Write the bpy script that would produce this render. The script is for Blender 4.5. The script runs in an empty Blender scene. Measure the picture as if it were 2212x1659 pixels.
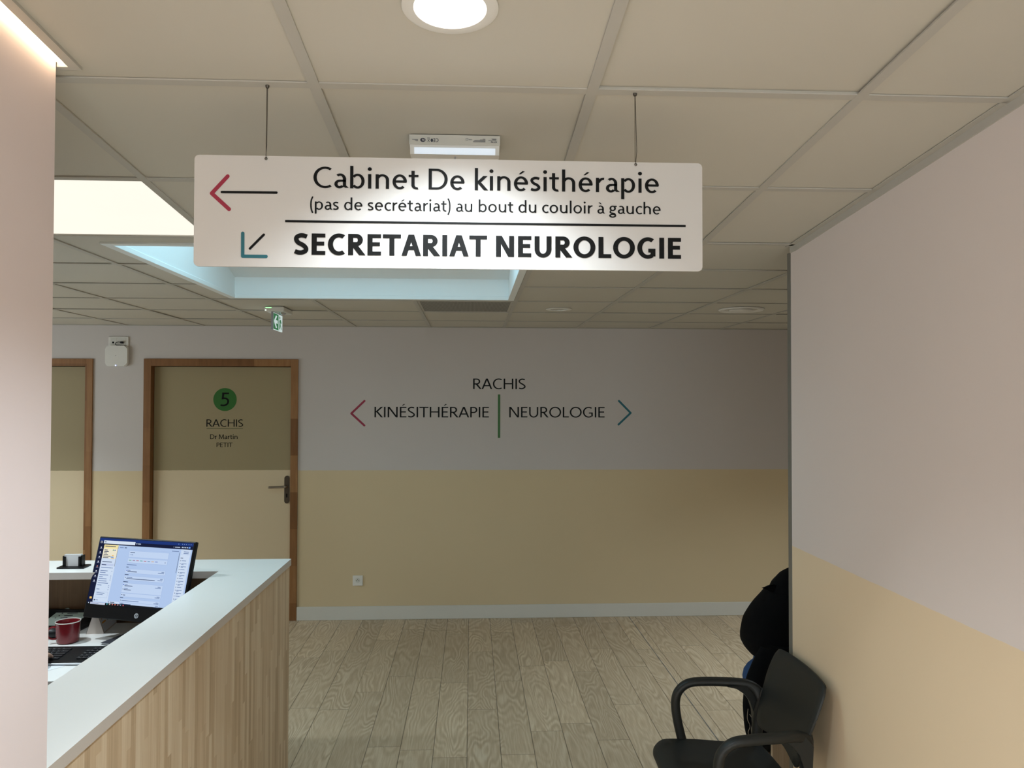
import bpy, bmesh, math, random
from mathutils import Vector, Matrix

# ------------------------------------------------------------------ camera, world, exposure
SC = bpy.context.scene
COL = SC.collection
EYE = 1.7712
F_PX, YAW, PITCH, ROLL = 1706.8, 0.0511, 0.0193, 0.0019
cam_d = bpy.data.cameras.new('camera')
cam_d.sensor_fit = 'HORIZONTAL'
cam_d.sensor_width = 36.0
cam_d.lens = F_PX / 2212 * 36.0
cam_d.clip_start = 0.02
cam = bpy.data.objects.new('camera', cam_d)
COL.objects.link(cam)
_f = Vector((math.sin(YAW) * math.cos(PITCH), math.cos(YAW) * math.cos(PITCH), math.sin(PITCH)))
_r = Vector((math.cos(YAW), -math.sin(YAW), 0))
_u = _r.cross(_f)
_r2 = _r * math.cos(ROLL) + _u * math.sin(ROLL)
_u2 = _u * math.cos(ROLL) - _r * math.sin(ROLL)
M = Matrix((_r2, _u2, -_f)).transposed().to_4x4()
M.translation = Vector((0, 0, EYE))
cam.matrix_world = M
SC.camera = cam

world = bpy.data.worlds.new('world')
SC.world = world
world.use_nodes = True
world.node_tree.nodes['Background'].inputs[0].default_value = (0.55, 0.8, 1.0, 1)
world.node_tree.nodes['Background'].inputs[1].default_value = 0.0

SC.view_settings.view_transform = 'Standard'
SC.view_settings.look = 'None'
SC.view_settings.exposure = 0.2
SC.view_settings.gamma = 1.0
SC.view_settings.use_curve_mapping = False
SC.cycles.max_bounces = 10
SC.cycles.diffuse_bounces = 6
SC.cycles.sample_clamp_indirect = 6.0
SC.cycles.use_denoising = True

# strengths of the lights of the place and of the added fill
K_SKY = 2.8        # daylight in the skylight dome
K_PANEL = 0.88    # square luminous ceiling panels
K_DOWN = 12.0      # round downlight diffusers
W_DOWN = 115.0      # watts of each downlight beam
K_LINE = 8.5      # linear LED beside the left wall
K_LEFT = 3.1       # daylight in the window of the reception, far left
K_BACK_FILL = 3.4      # unseen glowing pane added behind the viewer to brighten the near ceiling
K_SCREEN = 0.54    # computer screen
K_EMER = 0.46      # emergency luminaire lens

# ------------------------------------------------------------------ key dimensions (metres)
ZC = 2.355          # level ceiling
YK = 2.8905         # where the ceiling starts to rise towards the viewer
SL = 0.0759         # its slope
YW = 6.4345         # far wall
XR = 1.214          # right wall face
XL = -0.844         # left wall face
def zceil(y): return ZC + SL * max(YK - y, 0.0)

# ------------------------------------------------------------------ helpers: colour and materials
def lin(c):
    c /= 255.0
    return c / 12.92 if c <= 0.04045 else ((c + 0.055) / 1.055) ** 2.4
def rgb(r, g, b): return (lin(r), lin(g), lin(b), 1.0)

class NT:
    def __init__(s, name):
        s.m = bpy.data.materials.new(name); s.m.use_nodes = True
        s.t = s.m.node_tree; s.b = s.t.nodes['Principled BSDF']
        s.geo = None
    def n(s, typ, **kw):
        nd = s.t.nodes.new(typ)
        for k, v in kw.items(): setattr(nd, k, v)
        return nd
    def l(s, a, b): s.t.links.new(a, b)
    def math(s, op, a, b=None, clamp=False):
        nd = s.n('ShaderNodeMath', operation=op, use_clamp=clamp)
        for i, v in enumerate((a, b)):
            if v is None: continue
            if isinstance(v, (int, float)): nd.inputs[i].default_value = v
            else: s.l(v, nd.inputs[i])
        return nd.outputs[0]
    def pos(s):
        if s.geo is None: s.geo = s.n('ShaderNodeNewGeometry')
        return s.geo.outputs['Position']
    def xyz(s):
        sp = s.n('ShaderNodeSeparateXYZ'); s.l(s.pos(), sp.inputs[0]); return sp.outputs
    def comb(s, x, y, z):
        nd = s.n('ShaderNodeCombineXYZ')
        for i, v in enumerate((x, y, z)):
            if isinstance(v, (int, float)): nd.inputs[i].default_value = v
            else: s.l(v, nd.inputs[i])
        return nd.outputs[0]
    def noise(s, vec, scale, detail=2.0, rough=0.5, dist=0.0):
        nd = s.n('ShaderNodeTexNoise')
        s.l(vec, nd.inputs['Vector'])
        nd.inputs['Scale'].default_value = scale; nd.inputs['Detail'].default_value = detail
        nd.inputs['Roughness'].default_value = rough; nd.inputs['Distortion'].default_value = dist
        return nd.outputs[0]
    def mix(s, fac, a, b, blend='MIX'):
        nd = s.n('ShaderNodeMix', data_type='RGBA', blend_type=blend)
        for i, v in ((0, fac), (6, a), (7, b)):
            if isinstance(v, (int, float)): nd.inputs[i].default_value = v
            elif isinstance(v, tuple): nd.inputs[i].default_value = v
            else: s.l(v, nd.inputs[i])
        return nd.outputs[2]
    def ramp(s, fac, stops):
        nd = s.n('ShaderNodeValToRGB'); e = nd.color_ramp.elements
        while len(e) < len(stops): e.new(0.5)
        for i, (p, c) in enumerate(stops): e[i].position = p; e[i].color = c
        s.l(fac, nd.inputs[0]); return nd.outputs[0]
    def bump(s, h, strength, dist=0.002):
        nd = s.n('ShaderNodeBump'); nd.inputs['Strength'].default_value = strength
        nd.inputs['Distance'].default_value = dist
        s.l(h, nd.inputs['Height']); s.l(nd.outputs[0], s.b.inputs['Normal'])
    def set(s, **kw):
        for k, v in kw.items(): s.b.inputs[k].default_value = v
        return s

def plain(name, c, rough=0.5, metal=0.0, spec=0.5, var=0.04, scale=30.0, bump=0.0, bscale=None):
    s = NT(name)
    s.set(Roughness=rough, Metallic=metal)
    s.b.inputs['Specular IOR Level'].default_value = spec
    n = s.noise(s.pos(), scale, 3)
    d = tuple(x * (1 - var) for x in c[:3]) + (1,); h = tuple(min(1, x * (1 + var)) for x in c[:3]) + (1,)
    s.l(s.mix(n, d, h), s.b.inputs['Base Color'])
    if bump: s.bump(s.noise(s.pos(), bscale or scale * 10, 3), bump)
    return s.m

def emit(name, c, k, base=(0.8, 0.8, 0.8, 1)):
    s = NT(name); s.set(Roughness=0.5)
    s.b.inputs['Base Color'].default_value = base
    n = s.noise(s.pos(), 6.0, 2)
    a = tuple(x * 0.97 for x in c[:3]) + (1,)
    s.l(s.mix(n, a, c), s.b.inputs['Emission Color'])
    s.b.inputs['Emission Strength'].default_value = k
    return s.m

def two_tone(name, top, low, zb, rough=0.75):
    s = NT(name); s.set(Roughness=rough)
    s.b.inputs['Specular IOR Level'].default_value = 0.25
    z = s.xyz()[2]
    wob = s.math('MULTIPLY', s.math('SUBTRACT', s.noise(s.pos(), 25.0, 3), 0.5), 0.004)
    f = s.math('GREATER_THAN', s.math('ADD', z, wob), zb)
    c = s.mix(f, low, top)
    v = s.math('ADD', s.math('MULTIPLY', s.noise(s.pos(), 1.3, 3), 0.06), 0.97)
    cc = s.mix(1.0, c, s.comb(v, v, v), 'MULTIPLY')
    s.l(cc, s.b.inputs['Base Color'])
    s.bump(s.noise(s.pos(), 420.0, 3), 0.06, 0.001)
    return s.m

def plank_floor():
    s = NT('vinyl_planks'); s.b.inputs['Specular IOR Level'].default_value = 0.45
    x, y, z = s.xyz()
    u = s.math('DIVIDE', s.math('ADD', x, 0.0175), 0.1692)
    idx = s.math('FLOOR', u)
    wn = s.n('ShaderNodeTexWhiteNoise', noise_dimensions='1D'); s.l(idx, wn.inputs['W'])
    v = s.math('DIVIDE', s.math('ADD', y, s.math('MULTIPLY', wn.outputs[0], 1.03)), 1.03)
    row = s.math('FLOOR', v)
    fu, fv = s.math('FRACT', u), s.math('FRACT', v)
    pid = s.math('ADD', idx, s.math('MULTIPLY', row, 13.37))
    wp = s.n('ShaderNodeTexWhiteNoise', noise_dimensions='1D'); s.l(pid, wp.inputs['W'])
    rnd = wp.outputs[0]
    # cathedral grain: contour lines of a stretched smooth noise
    gv = s.comb(s.math('MULTIPLY', x, 5.2), s.math('MULTIPLY', y, 1.05), s.math('MULTIPLY', rnd, 37.0))
    n1 = s.noise(gv, 1.15, 2.0, 0.40, 0.25)
    bands = s.math('SINE', s.math('MULTIPLY', n1, 120.0))
    bands = s.math('ADD', s.math('MULTIPLY', bands, 0.5), 0.5)
    fib = s.noise(s.comb(s.math('MULTIPLY', x, 90.0), s.math('MULTIPLY', y, 5.0), rnd), 1.6, 3)
    cloud = s.noise(s.comb(s.math('MULTIPLY', x, 5.0), s.math('MULTIPLY', y, 1.5), s.math('MULTIPLY', rnd, 9.0)), 1.5, 2)
    amt = s.math('MULTIPLY', s.math('SUBTRACT', cloud, 0.30), 1.9, True)
    g = s.math('ADD', s.math('MULTIPLY', s.math('MULTIPLY', s.math('SUBTRACT', bands, 0.5), amt), 0.40), s.math('ADD', s.math('MULTIPLY', fib, 0.50), 0.27))
    c = s.ramp(g, [(0.12, rgb(158, 138, 112)), (0.5, rgb(192, 172, 144)), (0.85, rgb(222, 208, 184))])
    tone = s.math('ADD', s.math('MULTIPLY', rnd, 0.20), 0.90)
    c = s.mix(1.0, c, s.comb(tone, tone, tone), 'MULTIPLY')
    # joints
    ju = s.math('MINIMUM', fu, s.math('SUBTRACT', 1.0, fu))
    jv = s.math('MINIMUM', fv, s.math('SUBTRACT', 1.0, fv))
    j1 = s.math('LESS_THAN', ju, 0.012); j2 = s.math('LESS_THAN', jv, 0.0016)
    j = s.math('MAXIMUM', j1, j2)
    c = s.mix(s.math('MULTIPLY', j, 0.75), c, rgb(78, 66, 50))
    # one blue-grey welded seam beside the wall on the right and a pale one on the left
    sb = s.math('LESS_THAN', s.math('ABSOLUTE', s.math('SUBTRACT', x, 1.286)), 0.0032)
    c = s.mix(s.math('MULTIPLY', sb, 0.8), c, rgb(62, 76, 88))
    sw = s.math('LESS_THAN', s.math('ABSOLUTE', s.math('SUBTRACT', x, -0.6960)), 0.0022)
    c = s.mix(s.math('MULTIPLY', sw, 0.6), c, rgb(190, 172, 140))
    s.l(c, s.b.inputs['Base Color'])
    s.l(s.math('ADD', s.math('MULTIPLY', bands, -0.16), 0.52), s.b.inputs['Roughness'])
    s.bump(s.math('SUBTRACT', s.math('MULTIPLY', bands, 0.5), s.math('MULTIPLY', j, 1.0)), 0.12, 0.001)
    return s.m

def stave_wood(name, dark, mid, light, rough=0.5, sc=1.0):
    """vertical-grain laminate made of narrow staves"""
    s = NT(name); s.set(Roughness=rough); s.b.inputs['Specular IOR Level'].default_value = 0.35
    x, y, z = s.xyz()
    h = s.math('ADD', x, y)
    u = s.math('DIVIDE', h, 0.027 * sc)
    idx = s.math('FLOOR', s.math('ADD', u, s.math('MULTIPLY', s.noise(s.comb(0.0, 0.0, z), 0.6, 1), 0.3)))
    w1 = s.n('ShaderNodeTexWhiteNoise', noise_dimensions='1D'); s.l(idx, w1.inputs['W'])
    row = s.math('FLOOR', s.math('ADD', s.math('DIVIDE', z, 0.42), s.math('MULTIPLY', w1.outputs[0], 7.0)))
    w2 = s.n('ShaderNodeTexWhiteNoise', noise_dimensions='2D'); s.l(s.comb(idx, row, 0.0), w2.inputs['Vector'])
    fine = s.noise(s.comb(s.math('MULTIPLY', h, 150.0), s.math('MULTIPLY', z, 3.5), 0.0), 1.0, 4, 0.6)
    broad = s.noise(s.comb(s.math('MULTIPLY', h, 22.0), s.math('MULTIPLY', z, 1.1), 3.0), 1.0, 3)
    g = s.math('ADD', s.math('MULTIPLY', w2.outputs[0], 0.30), s.math('ADD', s.math('MULTIPLY', fine, 0.42), s.math('MULTIPLY', broad, 0.36)))
    s.l(s.ramp(g, [(0.25, dark), (0.52, mid), (0.82, light)]), s.b.inputs['Base Color'])
    s.bump(fine, 0.05, 0.001)
    return s.m

def frame_wood(name):
    s = NT(name); s.set(Roughness=0.5); s.b.inputs['Specular IOR Level'].default_value = 0.3
    x, y, z = s.xyz()
    blk = s.math('FLOOR', s.math('ADD', s.math('MULTIPLY', z, 3.4), s.math('MULTIPLY', s.math('FLOOR', s.math('MULTIPLY', x, 2.3)), 0.37)))
    w = s.n('ShaderNodeTexWhiteNoise', noise_dimensions='2D'); s.l(s.comb(blk, s.math('FLOOR', s.math('MULTIPLY', x, 2.3)), 0.0), w.inputs['Vector'])
    fine = s.noise(s.comb(s.math('MULTIPLY', x, 45.0), s.math('MULTIPLY', y, 45.0), s.math('MULTIPLY', z, 5.0)), 1.0, 3)
    g = s.math('ADD', s.math('MULTIPLY', w.outputs[0], 0.5), s.math('MULTIPLY', fine, 0.5))
    s.l(s.ramp(g, [(0.1, rgb(112, 74, 42)), (0.5, rgb(136, 95, 58)), (0.9, rgb(164, 122, 80))]), s.b.inputs['Base Color'])
    return s.m

MT = {}
MT['floor'] = plank_floor()
MT['tile'] = plain('ceiling_tile', rgb(200, 195, 184), 0.9, spec=0.15, var=0.02, scale=3, bump=0.04, bscale=300)
MT['tbar'] = plain('grid_bar_paint', rgb(186, 182, 174), 0.6, spec=0.3, var=0.02)
MT['wall_far'] = two_tone('far_wall_paint', rgb(203, 196, 192), rgb(212, 193, 158), 1.1962)
MT['wall_right'] = two_tone('right_wall_paint', rgb(222, 212, 208), rgb(230, 210, 180), 1.2185)
MT['wall_left'] = two_tone('left_wall_paint', rgb(230, 218, 220), rgb(230, 218, 220), 0.2)
MT['wall_plain'] = plain('plain_wall_paint', rgb(214, 206, 198), 0.8, spec=0.2, var=0.02, scale=2)
MT['door'] = two_tone('door_leaf_paint', rgb(158, 144, 112), rgb(214, 196, 164), 1.1955, 0.55)
MT['wood_frame'] = frame_wood('door_frame_beech')
MT['counter_wood'] = stave_wood('counter_oak', rgb(170, 145, 116), rgb(204, 181, 152), rgb(226, 210, 186))
MT['bench_wood'] = stave_wood('bench_oak', rgb(172, 150, 124), rgb(200, 180, 154), rgb(220, 204, 182), sc=1.4)
MT['shaded_wood'] = stave_wood('shaded_oak', rgb(92, 66, 42), rgb(112, 84, 56), rgb(130, 100, 70))  # same oak as the counter front, with the shade inside put into its colour
MT['laminate'] = plain('white_laminate', rgb(242, 241, 238), 0.33, spec=0.7, var=0.015, scale=4)
MT['ledge_edge'] = plain('ledge_edging', rgb(200, 192, 186), 0.45, spec=0.4, var=0.015, scale=4)
MT['white'] = plain('white_plastic', rgb(225, 222, 216), 0.4, spec=0.5, var=0.015)
MT['sign'] = plain('sign_board_white', rgb(202, 199, 197), 0.4, spec=0.5, var=0.01, scale=3)
MT['sky_white'] = plain('skylight_reveal_white', rgb(232, 236, 236), 0.7, spec=0.2, var=0.015, scale=2)
MT['baseboard'] = plain('baseboard_white', rgb(212, 210, 202), 0.5, spec=0.35, var=0.015, scale=5)
MT['black_vinyl'] = plain('black_lettering', rgb(9, 9, 9), 0.55, spec=0.18, var=0.05)
MT['crimson'] = plain('crimson_lettering', rgb(150, 24, 58), 0.45, var=0.03)
MT['teal'] = plain('teal_lettering', rgb(20, 98, 112), 0.45, var=0.03)
MT['green'] = plain('green_lettering', rgb(36, 100, 24), 0.5, var=0.03)
MT['olive'] = plain('olive_line', rgb(92, 96, 58), 0.5, var=0.03)
MT['metal'] = plain('brushed_steel', rgb(150, 140, 128), 0.36, metal=0.9, var=0.05)
MT['dark_metal'] = plain('satin_dark_nickel', rgb(96, 86, 74), 0.42, metal=0.75, var=0.05)
MT['wire'] = plain('steel_wire', rgb(92, 86, 78), 0.4, metal=0.7, var=0.05)
MT['grey_profile'] = plain('grey_profile', rgb(118, 116, 110), 0.5, metal=0.2, var=0.04)
MT['chair'] = plain('black_polypropylene', rgb(30, 32, 31), 0.46, spec=0.4, var=0.08, scale=60, bump=0.12, bscale=900)
MT['coat'] = plain('black_cloth', rgb(14, 14, 16), 0.9, spec=0.1, var=0.25, scale=40, bump=0.3, bscale=500)
MT['denim'] = plain('blue_denim', rgb(58, 84, 128), 0.85, spec=0.1, var=0.15, scale=120)
MT['skin'] = plain('skin', rgb(206, 164, 142), 0.5, var=0.05, scale=20)
MT['hair'] = plain('dark_hair', rgb(46, 34, 26), 0.6, var=0.3, scale=80)
MT['eye'] = plain('eye', rgb(40, 30, 26), 0.2, var=0.05)
MT['lips'] = plain('lips', rgb(168, 104, 96), 0.5, var=0.05)
MT['shoe'] = plain('dark_shoe', rgb(36, 34, 34), 0.5, var=0.1)
MT['jumper'] = plain('grey_knit', rgb(122, 120, 126), 0.9, spec=0.1, var=0.1, scale=100)
MT['lace'] = plain('pale_cord', rgb(150, 140, 124), 0.7, var=0.1)
MT['black_plastic'] = plain('black_plastic', rgb(13, 13, 15), 0.42, spec=0.3, var=0.08)
MT['key'] = plain('keycap_black', rgb(34, 34, 37), 0.45, spec=0.45, var=0.06)
MT['key_mark'] = plain('keycap_legend', rgb(170, 170, 172), 0.5)
MT['mug'] = plain('red_enamel', rgb(112, 20, 28), 0.22, spec=0.55, var=0.04)
MT['mug_rim'] = plain('white_enamel', rgb(232, 226, 218), 0.25)
MT['paper'] = plain('paper', rgb(226, 228, 232), 0.85, spec=0.1, var=0.01)
MT['mint_paper'] = plain('mint_paper', rgb(196, 214, 206), 0.85, spec=0.1, var=0.02)
MT['card'] = plain('white_card', rgb(214, 214, 216), 0.8, spec=0.1, var=0.01)
MT['ink'] = plain('printed_ink', rgb(70, 72, 84), 0.8)
MT['orange_ink'] = plain('orange_ink', rgb(200, 134, 52), 0.8)
MT['kraft'] = plain('cardboard', rgb(206, 196, 188), 0.85, spec=0.1)
MT['silver'] = plain('silver_edge', rgb(180, 182, 188), 0.3, metal=0.6)
MT['slate'] = plain('slate_cover', rgb(58, 60, 68), 0.5)
MT['vent'] = None
MT['hole'] = plain('dark_hole', rgb(14, 14, 14), 0.9, spec=0.05)
MT['reflector'] = plain('lamp_reflector', rgb(190, 192, 194), 0.25, metal=0.8)
MT['logo'] = plain('pale_logo', rgb(176, 180, 186), 0.4)
MT['e_sky'] = emit('daylight_dome', (0.47, 0.83, 1.0, 1), K_SKY)
MT['e_back_fill'] = emit('back_fill_glow', (0.76, 0.93, 1.0, 1), K_BACK_FILL)
MT['e_left'] = emit('window_daylight', (0.80, 0.93, 1.0, 1), K_LEFT)
MT['e_panel'] = emit('luminous_panel', (1.0, 0.95, 0.83, 1), K_PANEL, (0.05, 0.05, 0.05, 1))
MT['e_down'] = emit('downlight_diffuser', (1.0, 0.98, 0.96, 1), K_DOWN)
MT['e_line'] = emit('linear_led_diffuser', (1.0, 0.72, 0.44, 1), K_LINE)
MT['e_emer'] = emit('emergency_lens', (0.62, 0.80, 1.0, 1), K_EMER)
MT['e_exit_g'] = emit('exit_green', (0.04, 0.20, 0.085, 1), 0.55, rgb(20, 90, 50))
MT['e_exit_w'] = emit('exit_white', (0.70, 0.84, 0.82, 1), 0.62, (0.2, 0.2, 0.2, 1))
MT['e_led_g'] = emit('green_indicator', (0.25, 1.0, 0.3, 1), 1.6)
MT['e_led_w'] = emit('white_indicator', (0.8, 1.0, 0.85, 1), 1.5)
MT['e_led_b'] = emit('blue_indicator', (0.25, 0.35, 1.0, 1), 4.0)

def vent_mat():
    s = NT('perforated_grille'); s.set(Roughness=0.6, Metallic=0.1)
    x, y, z = s.xyz()
    a = s.math('ABSOLUTE', s.math('SUBTRACT', s.math('FRACT', s.math('MULTIPLY', x, 115.0)), 0.5))
    b = s.math('ABSOLUTE', s.math('SUBTRACT', s.math('FRACT', s.math('MULTIPLY', y, 115.0)), 0.5))
    hole = s.math('LESS_THAN', s.math('MAXIMUM', a, b), 0.30)
    s.l(s.mix(hole, rgb(150, 147, 140), rgb(98, 95, 90)), s.b.inputs['Base Color'])
    return s.m
MT['vent'] = vent_mat()

SCR_COLS = {}
def scr(r, g, b):
    k = (r, g, b)
    if k not in SCR_COLS:
        SCR_COLS[k] = emit('screen_tint_%d' % len(SCR_COLS), rgb(r, g, b), K_SCREEN * 1.5, (0.004, 0.004, 0.004, 1)); SCR_COLS[k].node_tree.nodes['Principled BSDF'].inputs['Specular IOR Level'].default_value = 0.06
    return SCR_COLS[k]

# ------------------------------------------------------------------ helpers: objects
def worigin(o):
    v = Vector((0, 0, 0))
    while o is not None: v += o.location; o = o.parent
    return v
def tag(o, label=None, cat=None, group=None, kind=None):
    if label: o['label'] = label
    if cat: o['category'] = cat
    if group: o['group'] = group
    if kind: o['kind'] = kind
    return o
def thing(name, label, cat, loc, group=None):
    o = bpy.data.objects.new(name, None); o.empty_display_size = 0.05
    COL.objects.link(o); o.location = loc
    return tag(o, label, cat, group)
def obj(name, bm, mats, parent=None, smooth=False, label=None, origin=None):
    if not isinstance(mats, (list, tuple)): mats = [mats]
    me = bpy.data.meshes.new(name)
    bmesh.ops.recalc_face_normals(bm, faces=bm.faces[:])
    off = worigin(parent) if parent is not None else Vector(origin or (0, 0, 0))
    for v in bm.verts: v.co -= off
    bm.to_mesh(me); bm.free()
    for m in mats: me.materials.append(MT[m] if isinstance(m, str) else m)
    if smooth:
        for p in me.polygons: p.use_smooth = True
        try: me.set_sharp_from_angle(angle=math.radians(38))
        except Exception: pass
    o = bpy.data.objects.new(name, me); COL.objects.link(o)
    if parent is not None: o.parent = parent
    else: o.location = off
    if label: o['label'] = label
    return o
def struct(name, bm, mats, parent=None, **k):
    o = obj(name, bm, mats, parent, **k)
    if parent is None: o['kind'] = 'structure'
    return o
def dup(root):
    r = root.copy(); COL.objects.link(r)
    for ch in list(root.children):
        c = ch.copy(); COL.objects.link(c); c.parent = r
        for g in list(ch.children):
            d = g.copy(); COL.objects.link(d); d.parent = c
    return r

# ------------------------------------------------------------------ helpers: mesh
def NB(): return bmesh.new()
def box(bm, x0, x1, y0, y1, z0, z1, bev=0.0, mi=0, seg=2):
    vs = [bm.verts.new((x, y, z)) for x in (x0, x1) for y in (y0, y1) for z in (z0, z1)]
    q = [(0, 1, 3, 2), (4, 6, 7, 5), (0, 4, 5, 1), (2, 3, 7, 6), (0, 2, 6, 4), (1, 5, 7, 3)]
    fs = [bm.faces.new([vs[i] for i in f]) for f in q]
    for f in fs: f.material_index = mi
    if bev > 0:
        es = list({e for f in fs for e in f.edges})
        r = bmesh.ops.bevel(bm, geom=es, offset=bev, segments=seg, affect='EDGES', profile=0.5)
        for f in r['faces']: f.material_index = mi
    return vs
def quad(bm, pts, mi=0):
    f = bm.faces.new([bm.verts.new(p) for p in pts]); f.material_index = mi; return f
def prism(bm, poly, axis, a, b, mi=0):
    """extrude a 2-D polygon along an axis: poly in the other two axes (order xyz without axis)"""
    def P(p, t):
        if axis == 'x': return (t, p[0], p[1])
        if axis == 'y': return (p[0], t, p[1])
        return (p[0], p[1], t)
    A = [bm.verts.new(P(p, a)) for p in poly]; B = [bm.verts.new(P(p, b)) for p in poly]
    n = len(poly); fs = [bm.faces.new(A), bm.faces.new(list(reversed(B)))]
    for i in range(n): fs.append(bm.faces.new((A[i], B[i], B[(i + 1) % n], A[(i + 1) % n])))
    for f in fs: f.material_index = mi
    return fs
def rrect(w, h, r, n=6, cx=0, cy=0):
    pts = []
    for (sx, sy, a0) in ((1, 1, 0), (-1, 1, 90), (-1, -1, 180), (1, -1, 270)):
        for i in range(n + 1):
            a = math.radians(a0 + 90 * i / n)
            pts.append((cx + sx * (w / 2 - r) + r * math.cos(a), cy + sy * (h / 2 - r) + r * math.sin(a)))
    return pts
def lathe(bm, prof, c=(0, 0, 0), n=40, mi=0, cap0=False, cap1=False):
    rings = []
    for (r, z) in prof:
        if r <= 1e-6: rings.append([bm.verts.new((c[0], c[1], c[2] + z))])
        else: rings.append([bm.verts.new((c[0] + r * math.cos(2 * math.pi * i / n), c[1] + r * math.sin(2 * math.pi * i / n), c[2] + z)) for i in range(n)])
    fs = []
    for A, B in zip(rings, rings[1:]):
        for i in range(n):
            j = (i + 1) % n
            if len(A) == 1 and len(B) == 1: continue
            if len(A) == 1: fs.append(bm.faces.new((A[0], B[i], B[j])))
            elif len(B) == 1: fs.append(bm.faces.new((A[i], A[j], B[0])))
            else: fs.append(bm.faces.new((A[i], A[j], B[j], B[i])))
    if cap0 and len(rings[0]) > 1: fs.append(bm.faces.new(rings[0]))
    if cap1 and len(rings[-1]) > 1: fs.append(bm.faces.new(rings[-1]))
    for f in fs: f.material_index = mi
    return fs
def cr(pts, n=8):
    """Catmull-Rom resample of tuples of any length"""
    out = []
    P = [pts[0]] + list(pts) + [pts[-1]]
    for i in range(1, len(P) - 2):
        p0, p1, p2, p3 = P[i - 1], P[i], P[i + 1], P[i + 2]
        for k in range(n):
            t = k / n
            out.append(tuple(0.5 * (2 * b + (-a + c) * t + (2 * a - 5 * b + 4 * c - d) * t * t + (-a + 3 * b - 3 * c + d) * t ** 3)
                             for a, b, c, d in zip(p0, p1, p2, p3)))
    out.append(tuple(pts[-1])); return out
def sweep(bm, pts, side=None, n=10, sq=2.0, mi=0):
    """pts: (x,y,z,half_width,half_height); half_width is measured along SIDE, a fixed direction"""
    rings = []
    m = len(pts)
    for i, p in enumerate(pts):
        a = Vector(pts[max(0, i - 1)][:3]); b = Vector(pts[min(m - 1, i + 1)][:3])
        t = (b - a).normalized()
        s = Vector(side) if side is not None else (Vector((0, 0, 1)).cross(t) if abs(t.z) < 0.95 else Vector((0, 1, 0)).cross(t))
        s = (s - t * s.dot(t)).normalized(); u = t.cross(s)
        ring = []
        for k in range(n):
            an = 2 * math.pi * k / n
            c, d = math.cos(an), math.sin(an)
            e = 2.0 / sq
            c2 = math.copysign(abs(c) ** e, c); d2 = math.copysign(abs(d) ** e, d)
            ring.append(bm.verts.new(Vector(p[:3]) + s * (p[3] * c2) + u * (p[4] * d2)))
        rings.append(ring)
    fs = []
    for A, B in zip(rings, rings[1:]):
        for k in range(n): fs.append(bm.faces.new((A[k], A[(k + 1) % n], B[(k + 1) % n], B[k])))
    fs.append(bm.faces.new(rings[0])); fs.append(bm.faces.new(list(reversed(rings[-1]))))
    for f in fs: f.material_index = mi
def tube(bm, pts, r, n=8, mi=0): sweep(bm, [tuple(p[:3]) + (r, r) for p in pts], None, n, 2.0, mi)
def xf(bm, mat, verts=None): bmesh.ops.transform(bm, matrix=mat, verts=verts if verts is not None else bm.verts[:])
def sphere(bm, c, r, nu=16, nv=10, mi=0):
    r = r if isinstance(r, tuple) else (r, r, r)
    vs0 = len(bm.verts)
    prof = [(math.sin(math.pi * i / nv), -math.cos(math.pi * i / nv)) for i in range(nv + 1)]
    before = set(bm.verts)
    lathe(bm, [(max(0, a) if 0 < i < nv else 0, b) for i, (a, b) in enumerate(prof)], (0, 0, 0), nu, mi)
    new = [v for v in bm.verts if v not in before]
    for v in new: v.co = Vector((c[0] + v.co.x * r[0], c[1] + v.co.y * r[1], c[2] + v.co.z * r[2]))
    return new

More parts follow.
